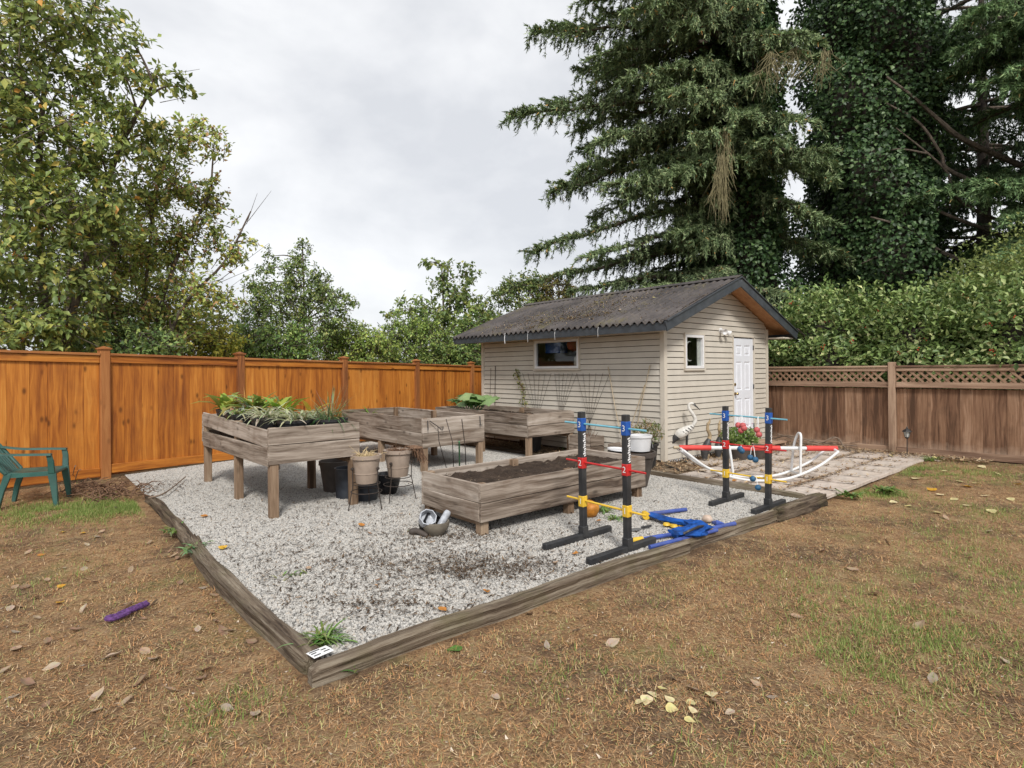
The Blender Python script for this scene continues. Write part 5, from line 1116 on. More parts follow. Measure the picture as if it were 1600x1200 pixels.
# big leaved tree overhanging the cedar fence
tb = base_at(70, 9.9)
leafy_tree('fruit_tree', 'large leafy fruit tree leaning over the cedar fence behind the green chair', 'tree', [[tb, tb + Vector((.1, .1, 1.5)), at(60, 330, 9.8), at(70, 120, 9.8)], [tb + Vector((.1, .1, 1.2)), at(130, 420, 9.8), at(180, 250, 9.8), at(240, 130, 9.6)], [tb + Vector((0, 0, 1.3)), at(-60, 380, 9.6), at(-120, 200, 9.6)]],
    [B(20, 500, 9.3, .75), B(100, 500, 9.5, .7), B(-60, 470, 9.3, .9), B(30, 410, 9.3, .85), B(120, 420, 9.6, .7), B(10, 310, 9.3, .9), B(110, 320, 9.5, .85), B(60, 220, 9.4, .9), B(150, 230, 9.6, .75), B(-40, 200, 9.3, .9), B(20, 120, 9.3, .85), B(110, 120, 9.5, .75), B(190, 110, 9.5, .5, .8), B(240, 120, 9.5, .32, .8), B(285, 135, 9.5, .26, .7), B(40, 20, 9.3, .9), B(130, 30, 9.5, .7, .8), B(200, 60, 9.5, .4, .7), B(215, 190, 9.6, .5), B(-60, 60, 9.3, .9), B(170, 330, 9.7, .6), B(60, 525, 9.0, .45), B(235, 215, 9.6, .35)],
    .12, DG, [2.4, 4, 4.4, 2.8, .45, .1], 1, 44, 22, M_leafcol, r_tr=.11, extra=[(at(240, 120, 9.5), at(312, 108, 9.5)), (at(250, 160, 9.5), at(300, 150, 9.5))])
# looser olive tree with bare shoots
tb = base_at(215, 11.2)
leafy_tree('olive_green_tree', 'loose olive and yellow leaved tree with bare shoots beyond the cedar fence', 'tree', [[tb, tb + Vector((.1, 0, 1.6)), at(270, 420, 11.2), at(330, 300, 11.2)], [tb + Vector((.05, 0, 1)), at(230, 420, 11.2), at(250, 260, 11.2)], [tb + Vector((.05, 0, .8)), at(280, 490, 11.2), at(350, 410, 11.2), at(392, 330, 11.2)], [tb + Vector((.05, 0, .8)), at(180, 450, 11.2), at(190, 300, 11.2)]],
    [B(200, 500, 11.2, .65), B(260, 470, 11.3, .6, .8), B(320, 455, 11.2, .5, .7), B(190, 400, 11.2, .7), B(255, 380, 11.2, .6, .9), B(310, 380, 11.3, .5, .7), B(360, 400, 11.3, .38, .6), B(385, 380, 11.3, .25, .6), B(230, 310, 11.2, .6), B(290, 290, 11.2, .5, .8), B(325, 305, 11.2, .35, .7), B(335, 225, 11.2, .33, .7), B(290, 215, 11.2, .4, .8), B(250, 245, 11.2, .45), B(330, 345, 11.2, .4, .6), B(315, 190, 11.2, .22, .6), B(150, 470, 11.2, .6), B(150, 350, 11.2, .6), B(285, 510, 11.5, .5, .8), B(350, 470, 11.5, .38, .6)],
    .095, [(0.187, 0.258, 0.075), (0.296, 0.374, 0.098), (0.421, 0.468, 0.120), (0.593, 0.530, 0.135), (0.515, 0.312, 0.135), (0.374, 0.203, 0.120)], [2.5, 4, 3.5, 2, 1.0, .6], 2, 95, 24, M_leafcol, r_tr=.06,
    extra=[(at(330, 420, 11.2), at(392, 340, 11.2)), (at(385, 350, 11.2), at(402, 302, 11.2)), (at(388, 345, 11.2), at(424, 298, 11.2)), (at(340, 440, 11.2), at(420, 380, 11.2)), (at(300, 460, 11.2), at(405, 415, 11.2)), (at(290, 500, 11.2), at(385, 430, 11.2))])
tb = base_at(110, 14.0)
leafy_tree('background_tree', 'broad pale green tree further back behind the fruit tree', 'tree', [[tb, tb + Vector((0, 0, 2)), at(110, 330, 14), at(110, 180, 14)]], [B(a, b, 14 + .3 * ((a + b) % 3), .95) for a in (-60, 40, 130, 215) for b in (505, 430, 350)] + [B(a, 270, 14, .8) for a in (0, 90)] + [B(290, 500, 14, .8), B(270, 440, 14, .7), B(345, 520, 14, .6)],
    .11, [(0.203, 0.266, 0.078), (0.304, 0.364, 0.104), (0.420, 0.462, 0.130)], [3, 4, 2], 9, 26, 20, M_leafcol, r_tr=.12)
# slim young tree, twiggy trees and shrubs beyond the fence
def tree2(label, px, Z, top, blobs, leaf, cols, w, seed, name='young_tree', cat='tree', **k):
    tb = base_at(px, Z); return leafy_tree(name, label, cat, [[tb, tb + Vector((.03, .02, 1.0)), at(px + 3, (577 + top) / 2, Z), at(px, top, Z)]], blobs, leaf, cols, w, seed, **k)
MID = [(0.131, 0.201, 0.068), (0.204, 0.281, 0.086), (0.291, 0.355, 0.111), (0.408, 0.415, 0.123)]
tree2('slim young tree with glossy dark leaves and a pointed top beyond the cedar fence', 472, 15.0, 372, [B(474, 385, 15, .18, 1.2), B(470, 410, 15, .32), B(455, 435, 15, .45), B(495, 440, 15, .42), B(470, 470, 15, .6), B(510, 470, 15, .5), B(540, 468, 15, .28, .8), B(555, 475, 15, .16, .8), B(430, 470, 15, .5), B(405, 445, 15, .38), B(400, 490, 15, .5), B(450, 510, 15, .6), B(510, 510, 15, .5), B(535, 500, 15, .4, .8), B(390, 520, 15, .5), B(415, 420, 15, .3, .8), B(425, 400, 15, .2, .7)], .085, MID, [3, 4, 3, .8], 3, twigs=110, per=20, r_tr=.05)
tree2('open twiggy hazel with large leaves beyond the fence, left of the shed roof', 690, 17.5, 415, [B(668, 410, 17.5, .16, 1), B(700, 418, 17.5, .28), B(728, 430, 17.5, .35, .9), B(690, 445, 17.5, .4, .9), B(715, 465, 17.5, .55, .9), B(745, 480, 17.5, .45), B(660, 480, 17.5, .4, .8), B(630, 482, 17.5, .35, .8), B(610, 490, 17.5, .2, .8), B(690, 500, 17.5, .6), B(735, 515, 17.5, .6), B(650, 505, 17.5, .45)], .13, MID, [2.5, 4, 3, 1.2], 4, twigs=62, per=18, r_tr=.06, aspect=.62, name='hazel_tree')
tree2('small leafy tree rising behind the far end of the shed roof', 810, 17.8, 440, [B(795, 445, 17.8, .4), B(830, 440, 17.8, .45), B(775, 460, 17.8, .3, .8), B(810, 475, 17.8, .7), B(770, 500, 17.8, .6), B(850, 470, 17.8, .5), B(760, 520, 17.8, .5)], .10, MID, [2.5, 4, 3, 1.4], 5, twigs=80, per=20, r_tr=.06, name='leafy_tree')
tree2('yellowing small tree against the conifer above the shed roof', 872, 17.6, 435, [B(865, 445, 17.6, .42), B(885, 450, 17.6, .35), B(850, 462, 17.6, .4), B(880, 475, 17.6, .5), B(845, 482, 17.6, .5)], .085, [(.20, .18, .05), (.28, .23, .06), (.15, .17, .05), (.22, .13, .05)], [3, 3, 3, 1], 6, twigs=95, per=20, r_tr=.05, name='yellowing_tree')
SHR = [(295, 530, 12.6, 'yellow green shrub glowing above the cedar fence beside the olive tree', [(0.522, 0.522, 0.086), (0.661, 0.592, 0.104), (0.348, 0.452, 0.104)], [(270, 530, .5), (320, 525, .5), (345, 535, .45), (300, 515, .35)]),
       (420, 535, 14.2, 'mid green shrub at the foot of the slim young tree', [(0.157, 0.278, 0.078), (0.260, 0.383, 0.104), (0.383, 0.470, 0.122)], [(395, 535, .6), (440, 540, .6), (470, 535, .5), (370, 545, .5)]),
       (535, 540, 15.6, 'rounded yellow green shrub showing above the cedar fence mid-length', [(0.227, 0.330, 0.086), (0.348, 0.452, 0.104), (0.487, 0.522, 0.139)], [(505, 540, .55), (545, 540, .6), (570, 530, .5), (525, 525, .4), (590, 545, .5)]),
       (635, 535, 16.6, 'spreading pale green shrub above the cedar fence nearest the hazel', [(0.192, 0.295, 0.086), (0.295, 0.401, 0.104), (0.418, 0.487, 0.139)], [(610, 535, .6), (650, 530, .65), (685, 540, .6), (630, 515, .45), (665, 512, .4)]),
       (735, 545, 17.0, 'broad green shrub between the hazel and the shed', [(0.139, 0.244, 0.078), (0.227, 0.330, 0.096), (0.313, 0.383, 0.104)], [(720, 545, .7), (755, 540, .7), (740, 520, .5), (700, 555, .5)]),
       (190, 545, 10.6, 'low green shrub behind the cedar fence under the olive tree', [(0.138, 0.222, 0.083), (0.251, 0.363, 0.112), (0.390, 0.472, 0.138)], [(160, 540, .5), (205, 545, .5), (245, 545, .5), (120, 545, .5)])]
for i, (px, py, Z, lab, cols, bl) in enumerate(SHR):
    tb = base_at(px, Z); leafy_tree('garden_shrub', lab, 'shrub', [[tb, tb + Vector((.02, .03, .8)), at(px, py, Z)]], [B(a, b, Z + .2 * (k % 2), r * 1.1) for k, (a, b, r) in enumerate(bl)] + [B(a, b + 40, Z, r * 1.1) for (a, b, r) in bl[:3]], .085, cols, [3, 4, 2][:len(cols)], 20 + i, twigs=120, per=20, r_tr=.04)

# ---------------------------------------------------------------- conifers
def conifer(label, px, Z, height, limbs, seed, cols, w, hang=1.0, dens=1.0, trunk_r=.32, name='conifer_tree', bare=(), group=None):
    """limbs: (z0, azimuth deg, length, rise, droop)"""
    rr = np.random.default_rng(seed); base = base_at(px, Z); t = thing(name, label, 'tree', base, 0, group); b0 = np.array(base)
    MB().tube([(0, 0, 0), (.05, .02, height * .4), (0, .05, height)], [trunk_r, trunk_r * .7, .05], 10).build('trunk', M_darkbark, t, smooth=True)
    lm = MB(); S = []; E_ = []; P = []; Dr = []; SZ = []; ZF = []
    for (z0, az, ln, rise, droop) in limbs:
        a = math.radians(az); o = np.array([math.cos(a), math.sin(a), 0.]); n = max(6, int(ln / .45)); pts = []
        for i in range(n + 1):
            f = i / n; pts.append(o * ln * f + np.array([0, 0, z0 + rise * ln * f - droop * ln * f ** 1.7 + .12 * ln * max(0, f - .75) ** 1.2]) + rr.normal(0, .03, 3) * f * 2)
        lm.tube(pts, list(np.linspace(.055 + .008 * ln, .012, n + 1)), 5, False); pts = np.array(pts); side = np.array([-o[1], o[0], 0])
        nb = int(ln * 20 * dens); f = rr.uniform(.16, 1, nb) ** .85; x = f * n; i0 = np.minimum(x.astype(int), n - 1); fr_ = (x - i0)[:, None]; st = pts[i0] * (1 - fr_) + pts[i0 + 1] * fr_
        sg = rr.choice([-1, 1], nb)[:, None]; sl = (rr.uniform(.2, .95, nb) * (1.15 - .75 * f) * min(1.3, ln / 3.5) + .10)[:, None]
        dn = (rr.uniform(.1, 1.0, nb) ** 1.4 * (1.05 - .65 * f) * hang)[:, None]
        midp = st + side * sg * sl * .65 + o * sl * rr.uniform(.2, .7, (nb, 1)); en = midp + side * sg * sl * .2 + o * .08 - np.array([0, 0, 1.]) * dn + rr.normal(0, .05, (nb, 3))
        S += [st, midp]; E_ += [midp, en]
        for (A, Bq, m) in ((st, midp, 24), (midp, en, 28)):
            k = nb * m; ii = rr.integers(0, nb, k); tt = rr.uniform(0, 1, (k, 1)); P.append(A[ii] * (1 - tt) + Bq[ii] * tt + rr.normal(0, .018, (k, 3))); Dr.append(unit(Bq[ii] - A[ii]) * .9 + rr.normal(0, .55, (k, 3)) + o * .35); SZ.append(rr.uniform(.07, .17, k)); ZF.append(f[ii])
        k = int(ln * 60 * dens); ff = rr.uniform(.3, 1, k); x = ff * n; i0 = np.minimum(x.astype(int), n - 1); fr_ = (x - i0)[:, None]; P.append(pts[i0] * (1 - fr_) + pts[i0 + 1] * fr_); Dr.append(np.broadcast_to(o, (k, 3)) + rr.normal(0, .6, (k, 3))); SZ.append(rr.uniform(.10, .2, k)); ZF.append(ff)
    for pl in bare: lm.tube(arcpts([Vector(p) - base for p in pl[0]], 5), list(np.linspace(pl[1], pl[1] * .3, (len(pl[0]) - 1) * 5 + 1)), 6, False)
    stuff(lm.build('limbs', M_bark, t, smooth=True)); V, F = sticks(np.concatenate(S), np.concatenate(E_), .008, .003); stuff(mesh_obj('branchlets', np_mesh('b', V, F), M_darkbark, t))
    P = np.concatenate(P); n = len(P); C = pal(rr, n, cols, w, .3); ZF = np.concatenate(ZF); young = (ZF > .72) & (rr.random(n) < .55); C[young] = C[young] * 1.1 + np.array([.03, .05, .02])
    stuff(mesh_obj('needles', needle_tris(P, np.concatenate(Dr), rr, np.concatenate(SZ), .30, C, unit(P * np.array([1, 1, 0]))), M_needle, t)); return t
CN = [(0.105, 0.149, 0.078), (0.167, 0.227, 0.106), (0.246, 0.306, 0.149), (0.352, 0.400, 0.212), (0.597, 0.345, 0.125)]
CW = [3, 4, 3, 1.2, .12]
def az_px(dx, dz): v = RGT * dx + FWD * dz; return math.degrees(math.atan2(v.y, v.x))
rl = random.Random(21); LM = []
# the limbs that make the outline towards the open sky
for (z0, ln, rise, droop, dz) in ((10.2, 7.0, .10, .24, -.15), (8.6, 5.6, .05, .25, .1), (7.0, 6.3, .02, .30, -.05), (5.6, 6.8, .0, .22, -.1), (11.4, 5.6, .05, .25, .1), (12.6, 6.2, .12, .22, -.1), (9.4, 5.0, .0, .28, -.5), (6.2, 5.0, -.02, .25, -.4), (4.8, 5.2, .02, .18, -.2), (7.8, 4.4, .0, .3, -.6), (11.0, 4.4, .0, .3, -.7), (13.5, 5.2, .1, .25, .1), (4.2, 4.2, .02, .15, .2)):
    LM.append((z0, az_px(-1, dz), ln, rise, droop))
for k in range(44):
    LM.append((rl.uniform(4.0, 14.5), az_px(-1, rl.uniform(-1.4, .8)), rl.uniform(2.4, 5.0), rl.uniform(-.06, .12), rl.uniform(.16, .36)))
for k in range(40):
    z0 = 3.8 + 11.5 * rl.random(); LM.append((z0, az_px(math.cos(rl.uniform(0, 6.28)), math.sin(rl.uniform(0, 6.28)) - .5), rl.uniform(2.0, 3.8), rl.uniform(-.05, .12), rl.uniform(.2, .45)))
for (z0, ln, dx, dz) in ((9.5, 3.4, .25, -1), (8.2, 3.2, .6, -.8), (7.0, 3.0, .7, -.7), (10.6, 3.2, -.1, -1), (11.8, 3.2, .4, -.9), (9.0, 3.0, .9, -.4), (6.3, 2.8, .95, -.3), (10.3, 3.2, -.5, -.9)):
    LM.append((z0, az_px(dx, dz), ln, .0, .42))
TA = conifer('tall spruce with long drooping branches behind the shed', 1135, 18.5, 17, LM, 31, CN, CW, 1.15, 1.0)
# bundles of dead hanging twigs
def broom(parent, top, n, ln, spread, seed):
    rr = np.random.default_rng(seed); top = np.array(top) - np.array(parent.location); S = top + rr.normal(0, .05, (n, 3)); mid = S + np.stack([rr.normal(0, spread * .4, n), rr.normal(0, spread * .4, n), -ln * rr.uniform(.15, .6, n)], 1); en = mid + np.stack([rr.normal(0, spread * .5, n), rr.normal(0, spread * .5, n), -ln * rr.uniform(.15, .65, n)], 1)
    V, F = sticks(np.concatenate([S, mid]), np.concatenate([mid, en]), .009, .004); return stuff(mesh_obj('dead_twigs', np_mesh('dead_twigs', V, F), M_deadtwig, parent))
broom(TA, at(1128, 245, 15.2), 70, 1.5, .22, 1); broom(TA, at(1134, 205, 15.3), 30, 1.3, .22, 2); broom(TA, at(1122, 270, 15.2), 30, 1.2, .28, 5); broom(TA, at(1205, 85, 15.2), 45, 1.0, .5, 3); broom(TA, at(1240, 78, 15.2), 35, .9, .55, 6); broom(TA, at(1290, 80, 15.2), 28, .9, .35, 4)
# ivy clad trunks
def ivy(label, px, Z, h, r0, n, seed, name='ivy_column'):
    rr = np.random.default_rng(seed); base = base_at(px, Z); t = thing(name, label, 'ivy', base); th = rr.uniform(0, 6.2832, n); z = rr.uniform(0, h, n)
    def rad(th, z): return r0 * (1 + .16 * np.sin(3 * th + z * .8 + seed) + .13 * np.sin(5 * th - z * 1.7 + seed) + .10 * np.sin(z * 2.6 + 2 * th)) * (1 - .25 * (z / h) ** 2)
    q = rad(th, z) * (1 - .22 * rr.random(n) ** 2 + .06 * rr.normal(0, 1, n)); P = np.stack([q * np.cos(th), q * np.sin(th), z], 1); o = np.stack([np.cos(th), np.sin(th), np.zeros(n)], 1)
    C = pal(rr, n, [(0.032, 0.065, 0.026), (0.055, 0.104, 0.038), (0.087, 0.152, 0.055), (0.145, 0.217, 0.087)], [3, 4, 2.5, 1], .3)
    stuff(mesh_obj('ivy_leaves', leaf_quads(P, o * .5 + rr.normal(0, .55, (n, 3)) + np.array([0, 0, -.55]), rr, rr.uniform(.09, .17, n), .85, C, .5, .15, .1, o), M_ivyleaf, t))
    mb = MB(); nn_ = 16; m = 30; V = []
    for i in range(m + 1):
        zz_ = h * i / m
        for j in range(nn_): a = 2 * math.pi * j / nn_; r_ = float(rad(np.array(a), np.array(zz_))) * .72; V.append((r_ * math.cos(a), r_ * math.sin(a), zz_))
    mb.add(V, [(i * nn_ + j, i * nn_ + (j + 1) % nn_, (i + 1) * nn_ + (j + 1) % nn_, (i + 1) * nn_ + j) for i in range(m) for j in range(nn_)]); mb.build('stem_mass', M_darkbark, t, smooth=True); return t
ivy('dense dark ivy climbing the spruce trunk behind the shed', 1150, 18.9, 15, 1.55, 42000, 3)
ivy('broad ivy clad trunk standing right of the sky gap beyond the holly', 1362, 18.8, 15.5, 2.05, 62000, 4)
# the conifer on the right with bare arching limbs
LD_ = []
for k in range(26): LD_.append((rl.uniform(3.0, 14), az_px(rl.uniform(-1, .5), -1), rl.uniform(2.2, 4.2), rl.uniform(-.02, .12), rl.uniform(.25, .45)))
for k in range(46): LD_.append((2.6 + 12.5 * rl.random(), az_px(rl.uniform(-1, .6), rl.uniform(-1, .5)), rl.uniform(2.2, 4.6), rl.uniform(-.02, .15), rl.uniform(.2, .42)))
for (z0, ln, dx, dz) in ((10.9, 3.9, -.6, -.9), (10.0, 3.9, -.75, -.7), (9.0, 3.6, -.5, -.9), (5.6, 4.2, -.8, -.7), (5.3, 4.2, -.6, -.9), (4.9, 4.0, -.9, -.4), (10.4, 3.6, -.8, -.5), (9.4, 3.6, -.6, -.8), (8.0, 3.2, -.5, -.9), (11.4, 4.0, -.9, -.4), (5.2, 3.8, -.9, -.5), (4.6, 4.0, -1, -.3), (5.8, 3.4, -.7, -.8), (6.4, 3.0, -.4, -1), (12.3, 4.2, -.9, -.5), (5.0, 4.2, -.8, -.7), (4.3, 3.6, -.5, -.9)): LD_.append((z0, az_px(dx, dz), ln, .02, .34))
bz = 16.9; FT = 1632
conifer('wide fir with bare arching lower limbs at the right beyond the holly', 1635, 17.2, 17, LD_, 41, [(0.091, 0.154, 0.070), (0.140, 0.224, 0.098), (0.210, 0.301, 0.133), (0.294, 0.392, 0.182), (0.420, 0.308, 0.126)], CW, .9, 1.05,
        bare=[([at(FT, 275, bz + .2), at(1510, 220, bz), at(1470, 190, bz), at(1425, 150, bz), at(1385, 120, bz)], .09), ([at(FT, 325, bz + .2), at(1490, 270, bz), at(1470, 240, bz), at(1436, 192, bz), at(1385, 161, bz)], .07), ([at(FT, 373, bz + .2), at(1505, 318, bz), at(1480, 270, bz), at(1450, 240, bz), at(1400, 200, bz)], .055), ([at(FT, 453, bz + .2), at(1480, 398, bz), at(1440, 372, bz), at(1405, 352, bz), at(1360, 339, bz)], .075), ([at(FT, 391, bz + .2), at(1480, 336, bz), at(1455, 318, bz), at(1430, 300, bz)], .06), ([at(1450, 240, bz), at(1400, 233, bz), at(1350, 247, bz)], .03), ([at(1420, 388, bz), at(1385, 395, bz), at(1345, 412, bz)], .028)])
# darker conifers closing the view
for (px, Z, seed, lab) in ((1455, 23.5, 51, 'dark distant conifer between the ivy trunk and the wide fir'), (1540, 21.5, 55, 'dark distant conifer filling the sky right of the ivy trunk'), (1660, 22.0, 53, 'dark distant conifer behind the wide fir at the fence end')):
    ll = [(1.5 + 15 * rl.random(), rl.uniform(0, 360), rl.uniform(2.2, 4.6), rl.uniform(0, .1), rl.uniform(.2, .4)) for _ in range(60)]
    conifer(lab, px, Z, 18, ll, seed, [(.04, .07, .035), (.06, .10, .05), (.09, .14, .065)], [3, 4, 2], .9, .6)
# ---------------------------------------------------------------- holly hedge behind the brown fence
M_berry = plain('red_holly_berry', (.42, .045, .02), rough=.35, var=.2, bump=0)
def bush(name, label, cat, c, rx, ry, h, n, leaf, cols, w, seed, berries=0, mat=None, group=None):
    rr = np.random.default_rng(seed); t = thing(name, label, cat, (c[0], c[1], -.1), 0, group)
    for k in range(4): MB().tube([(rr.normal(0, .1), rr.normal(0, .1), 0), (rr.normal(0, .3), rr.normal(0, .3), h * .4), (rr.normal(0, .5), rr.normal(0, .5), h * .75)], [.05, .035, .015], 6).build('stem', M_bark, t, smooth=True)
    u = unit(rr.normal(0, 1, (n, 3))); lump = 1 + .22 * np.sin(u[:, 0] * 6 + seed) * np.sin(u[:, 1] * 5 + 2 * u[:, 2]) + .15 * np.sin(u[:, 2] * 9 + u[:, 0] * 5 + seed) + .07 * np.sin(u[:, 1] * 17 + u[:, 2] * 13)
    q = lump * (1 - .38 * rr.random(n) ** 1.5 + .05 * rr.normal(0, 1, n)); P = u * q[:, None] * np.array([rx, ry, h * .5]) + np.array([0, 0, h * .5]); P = P[(P[:, 2] > .2) & ((P[:, 0] + c[0] > 4.25 + .055 * np.maximum(0, -1.5 - P[:, 1] - c[1])) | (P[:, 2] > 1.72))]; n = len(P); u = unit(P - np.array([0, 0, h * .5]))
    C = pal(rr, n, cols, w, .3) * (.78 + .44 * (.5 + .5 * np.sin(P[:, 0:1] * 3.1 + seed) * np.sin(P[:, 2:3] * 2.7 + P[:, 1:2] * 2.3))); stuff(mesh_obj('crown', leaf_quads(P, u * .6 + rr.normal(0, .6, (n, 3)), rr, leaf * rr.uniform(.5, 1.4, n), .55, C, .6, .25, .15, u), mat or M_glossleaf, t))
    V = []
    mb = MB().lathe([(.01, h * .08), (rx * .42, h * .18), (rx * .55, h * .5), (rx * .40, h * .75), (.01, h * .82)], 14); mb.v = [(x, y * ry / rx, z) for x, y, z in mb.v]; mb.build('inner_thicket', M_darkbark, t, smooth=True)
    if berries:
        bm = bmesh.new(); ico = bmesh.new()
        for k in range(berries):
            cc = P[rr.integers(0, n)] * np.array([1.02, 1.02, 1.0])
            for m in range(rr.integers(3, 7)): bmesh.ops.create_icosphere(bm, subdivisions=1, radius=.013, matrix=Matrix.Translation(Vector(cc + rr.normal(0, .022, 3))))
        me = D.meshes.new('berries'); bm.to_mesh(me); bm.free(); stuff(mesh_obj('berries', me, M_berry, t))
    return t
HOL = [(0.105, 0.171, 0.049), (0.172, 0.252, 0.074), (0.247, 0.328, 0.105), (0.344, 0.410, 0.161), (0.538, 0.546, 0.259)]; HW = [3, 4, 3, 1.5, .5]
for k, (y, x, r, h, lab) in enumerate(((1.3, 5.75, 1.5, 3.1, 'glossy holly bush crowding the shed corner over the brown fence'), (-.55, 5.55, 1.35, 3.35, 'tall glossy holly bush with red berries over the lattice near the shed'), (-2.25, 5.5, 1.35, 3.2, 'glossy holly bush with berries behind the middle fence post'), (-3.9, 5.6, 1.4, 3.25, 'glossy holly bush drooping over the lattice beyond the stake lantern'), (-5.6, 5.8, 1.5, 3.2, 'glossy holly bush over the brown fence at its outer end'))):
    bush('holly_bush', lab, 'bush', (x, y), r * .92, r * 1.02, h, 19000, .105, HOL, HW, 60 + k, 55)
bush('domed_shrub', 'domed pale green fine leaved shrub rising behind the holly', 'bush', (8.2, -3.7), 1.9, 1.9, 4.55, 22000, .085, [(.20, .26, .08), (.28, .33, .10), (.36, .40, .14)], [3, 4, 2], 71, 0, M_leafcol)
bush('yellow_shrub', 'small bright yellow green shrub in the gap beside the shed corner', 'bush', (4.75, .75), .4, .4, 2.5, 900, .09, [(.42, .50, .05), (.30, .40, .06)], [3, 2], 72, 0, M_leafcol)
# ================================================================ GRAVEL STONES
def stone_mat():
    t = NT('gravel_stone'); rn = t.rnd(); c = t.ramp(rn, [(.0, (.085, .080, .074)), (.12, (.15, .142, .13)), (.20, (.28, .264, .238)), (.45, (.39, .368, .332)), (.78, (.475, .45, .41)), (.86, (.36, .29, .215)), (.93, (.43, .405, .37)), (1.0, (.60, .58, .545))])
    t.base(t.mix(.25, c, t.ramp(t.noise(t.obj(), 3.0, 4), [(.35, (.35, .34, .33)), (.65, (.8, .79, .77))]))); t.p.inputs['Roughness'].default_value = .85; t.p.inputs['Specular IOR Level'].default_value = .25; return t.m
M_stone = stone_mat()
def scatter_gn(name, obj_mesh, dens, smin, smax, mat, seed=0):
    """stones instanced over a sheet with geometry nodes"""
    o = mesh_obj(name, obj_mesh); g = D.node_groups.new(name, 'GeometryNodeTree'); g.interface.new_socket('Geometry', in_out='INPUT', socket_type='NodeSocketGeometry'); g.interface.new_socket('Geometry', in_out='OUTPUT', socket_type='NodeSocketGeometry')
    N = g.nodes.new; l = g.links.new; gi = N('NodeGroupInput'); go = N('NodeGroupOutput')
    dp = N('GeometryNodeDistributePointsOnFaces'); dp.distribute_method = 'RANDOM'; dp.inputs['Density'].default_value = dens; dp.inputs['Seed'].default_value = seed; l(gi.outputs[0], dp.inputs['Mesh'])
    ico = N('GeometryNodeMeshIcoSphere'); ico.inputs['Radius'].default_value = 1.0; ico.inputs['Subdivisions'].default_value = 1
    sp = N('GeometryNodeSetPosition'); rv = N('FunctionNodeRandomValue'); rv.data_type = 'FLOAT_VECTOR'; rv.inputs[0].default_value = (-.28, -.28, -.28); rv.inputs[1].default_value = (.28, .28, .28); l(ico.outputs[0], sp.inputs[0]); l(rv.outputs[0], sp.inputs['Offset'])
    sm = N('GeometryNodeSetMaterial'); sm.inputs['Material'].default_value = mat; l(sp.outputs[0], sm.inputs[0])
    ip = N('GeometryNodeInstanceOnPoints'); l(dp.outputs['Points'], ip.inputs['Points']); l(sm.outputs[0], ip.inputs['Instance'])
    r2 = N('FunctionNodeRandomValue'); r2.data_type = 'FLOAT_VECTOR'; r2.inputs[0].default_value = (0, 0, 0); r2.inputs[1].default_value = (6.28, 6.28, 6.28); l(r2.outputs[0], ip.inputs['Rotation'])
    r3 = N('FunctionNodeRandomValue'); r3.data_type = 'FLOAT_VECTOR'; r3.inputs[0].default_value = (smin,) * 3; r3.inputs[1].default_value = (smax,) * 3; l(r3.outputs[0], ip.inputs['Scale'])
    l(ip.outputs[0], go.inputs[0]); md = o.modifiers.new('scatter', 'NODES'); md.node_group = g; return o
def sheet_poly(name, pts, z):
    me = D.meshes.new(name); me.from_pydata([(p[0], p[1], z) for p in pts], [], [tuple(range(len(pts)))]); return me
gs = scatter_gn('gravel', sheet_poly('gravel', GRAVEL, .0), 6800, .0048, .0115, M_stone, 3); stuff(gs); gs['label'] = 'pale grey crushed gravel filling the timber edged bed'; gs['category'] = 'gravel'

# ================================================================ LAWN LITTER, GRASS AND LEAVES
rr = np.random.default_rng(77)
def in_bed(x, y): return (x > -7.06) & (x < -.9) & (y > -2.72 - .03 * (x + 7)) & (y < 7)
def in_patio(x, y): return (x >= -.95) & (x < 4.05) & (y > -2.83)
def free(x, y): return ~in_bed(x, y) & ~in_patio(x, y) & (x < 4.0) & (y < fence_y(x) - .05)
def polar(n, r0, r1, p=1.0):
    r = r0 + (r1 - r0) * rr.random(n) ** p; a = math.pi / 2 + YAW + rr.uniform(-1.05, 1.05, n); return CAM.x + r * np.cos(a), CAM.y + r * np.sin(a)
def vn(x, y, s, k=0):   # smooth pseudo noise in 0..1
    v = 0; am = 1; tot = 0
    for o in range(4):
        f = s * 1.9 ** o; v = v + am * np.sin(x * f * 1.13 + 1.7 * np.sin(y * f * .77 + k + o) + k * 3.1) * np.sin(y * f * .93 + 1.3 * np.sin(x * f * .71 - k) + o * 2.2 + k); tot += am; am *= .62
    return .5 + .5 * v / tot * 1.5
def blades(x, y, z, az, tilt, ln, wd, C, curl=0.0):
    n = len(x); d = np.stack([np.cos(az) * np.cos(tilt), np.sin(az) * np.cos(tilt), np.sin(tilt)], 1); s = np.stack([-np.sin(az), np.cos(az), np.zeros(n)], 1); P = np.stack([x, y, z], 1)
    V = np.stack([P - s * wd[:, None], P + s * wd[:, None], P + d * ln[:, None]], 1).reshape(-1, 3); return np_mesh('blades', V, np.arange(n * 3).reshape(-1, 3), np.repeat(np.clip(C, 0, 1), 3, 0))
M_litter = attr_mat('lawn_litter', .9, .0, .1); M_grass = attr_mat('grass_blade', .7, .25, .2)
cx, cy = polar(26000, 1.3, 15, 1.0); k = free(cx, cy); cx, cy = cx[k], cy[k]; k = rr.random(len(cx)) < .3 + .9 * vn(cx, cy, 1.7, 1); cx, cy = cx[k], cy[k]; m = len(cx); per = 13
sp = np.repeat(rr.uniform(.015, .06, m), per); x1 = np.repeat(cx, per) + rr.normal(0, 1, m * per) * sp; y1 = np.repeat(cy, per) + rr.normal(0, 1, m * per) * sp; t1 = np.repeat(rr.uniform(.7, 1.25, m), per)
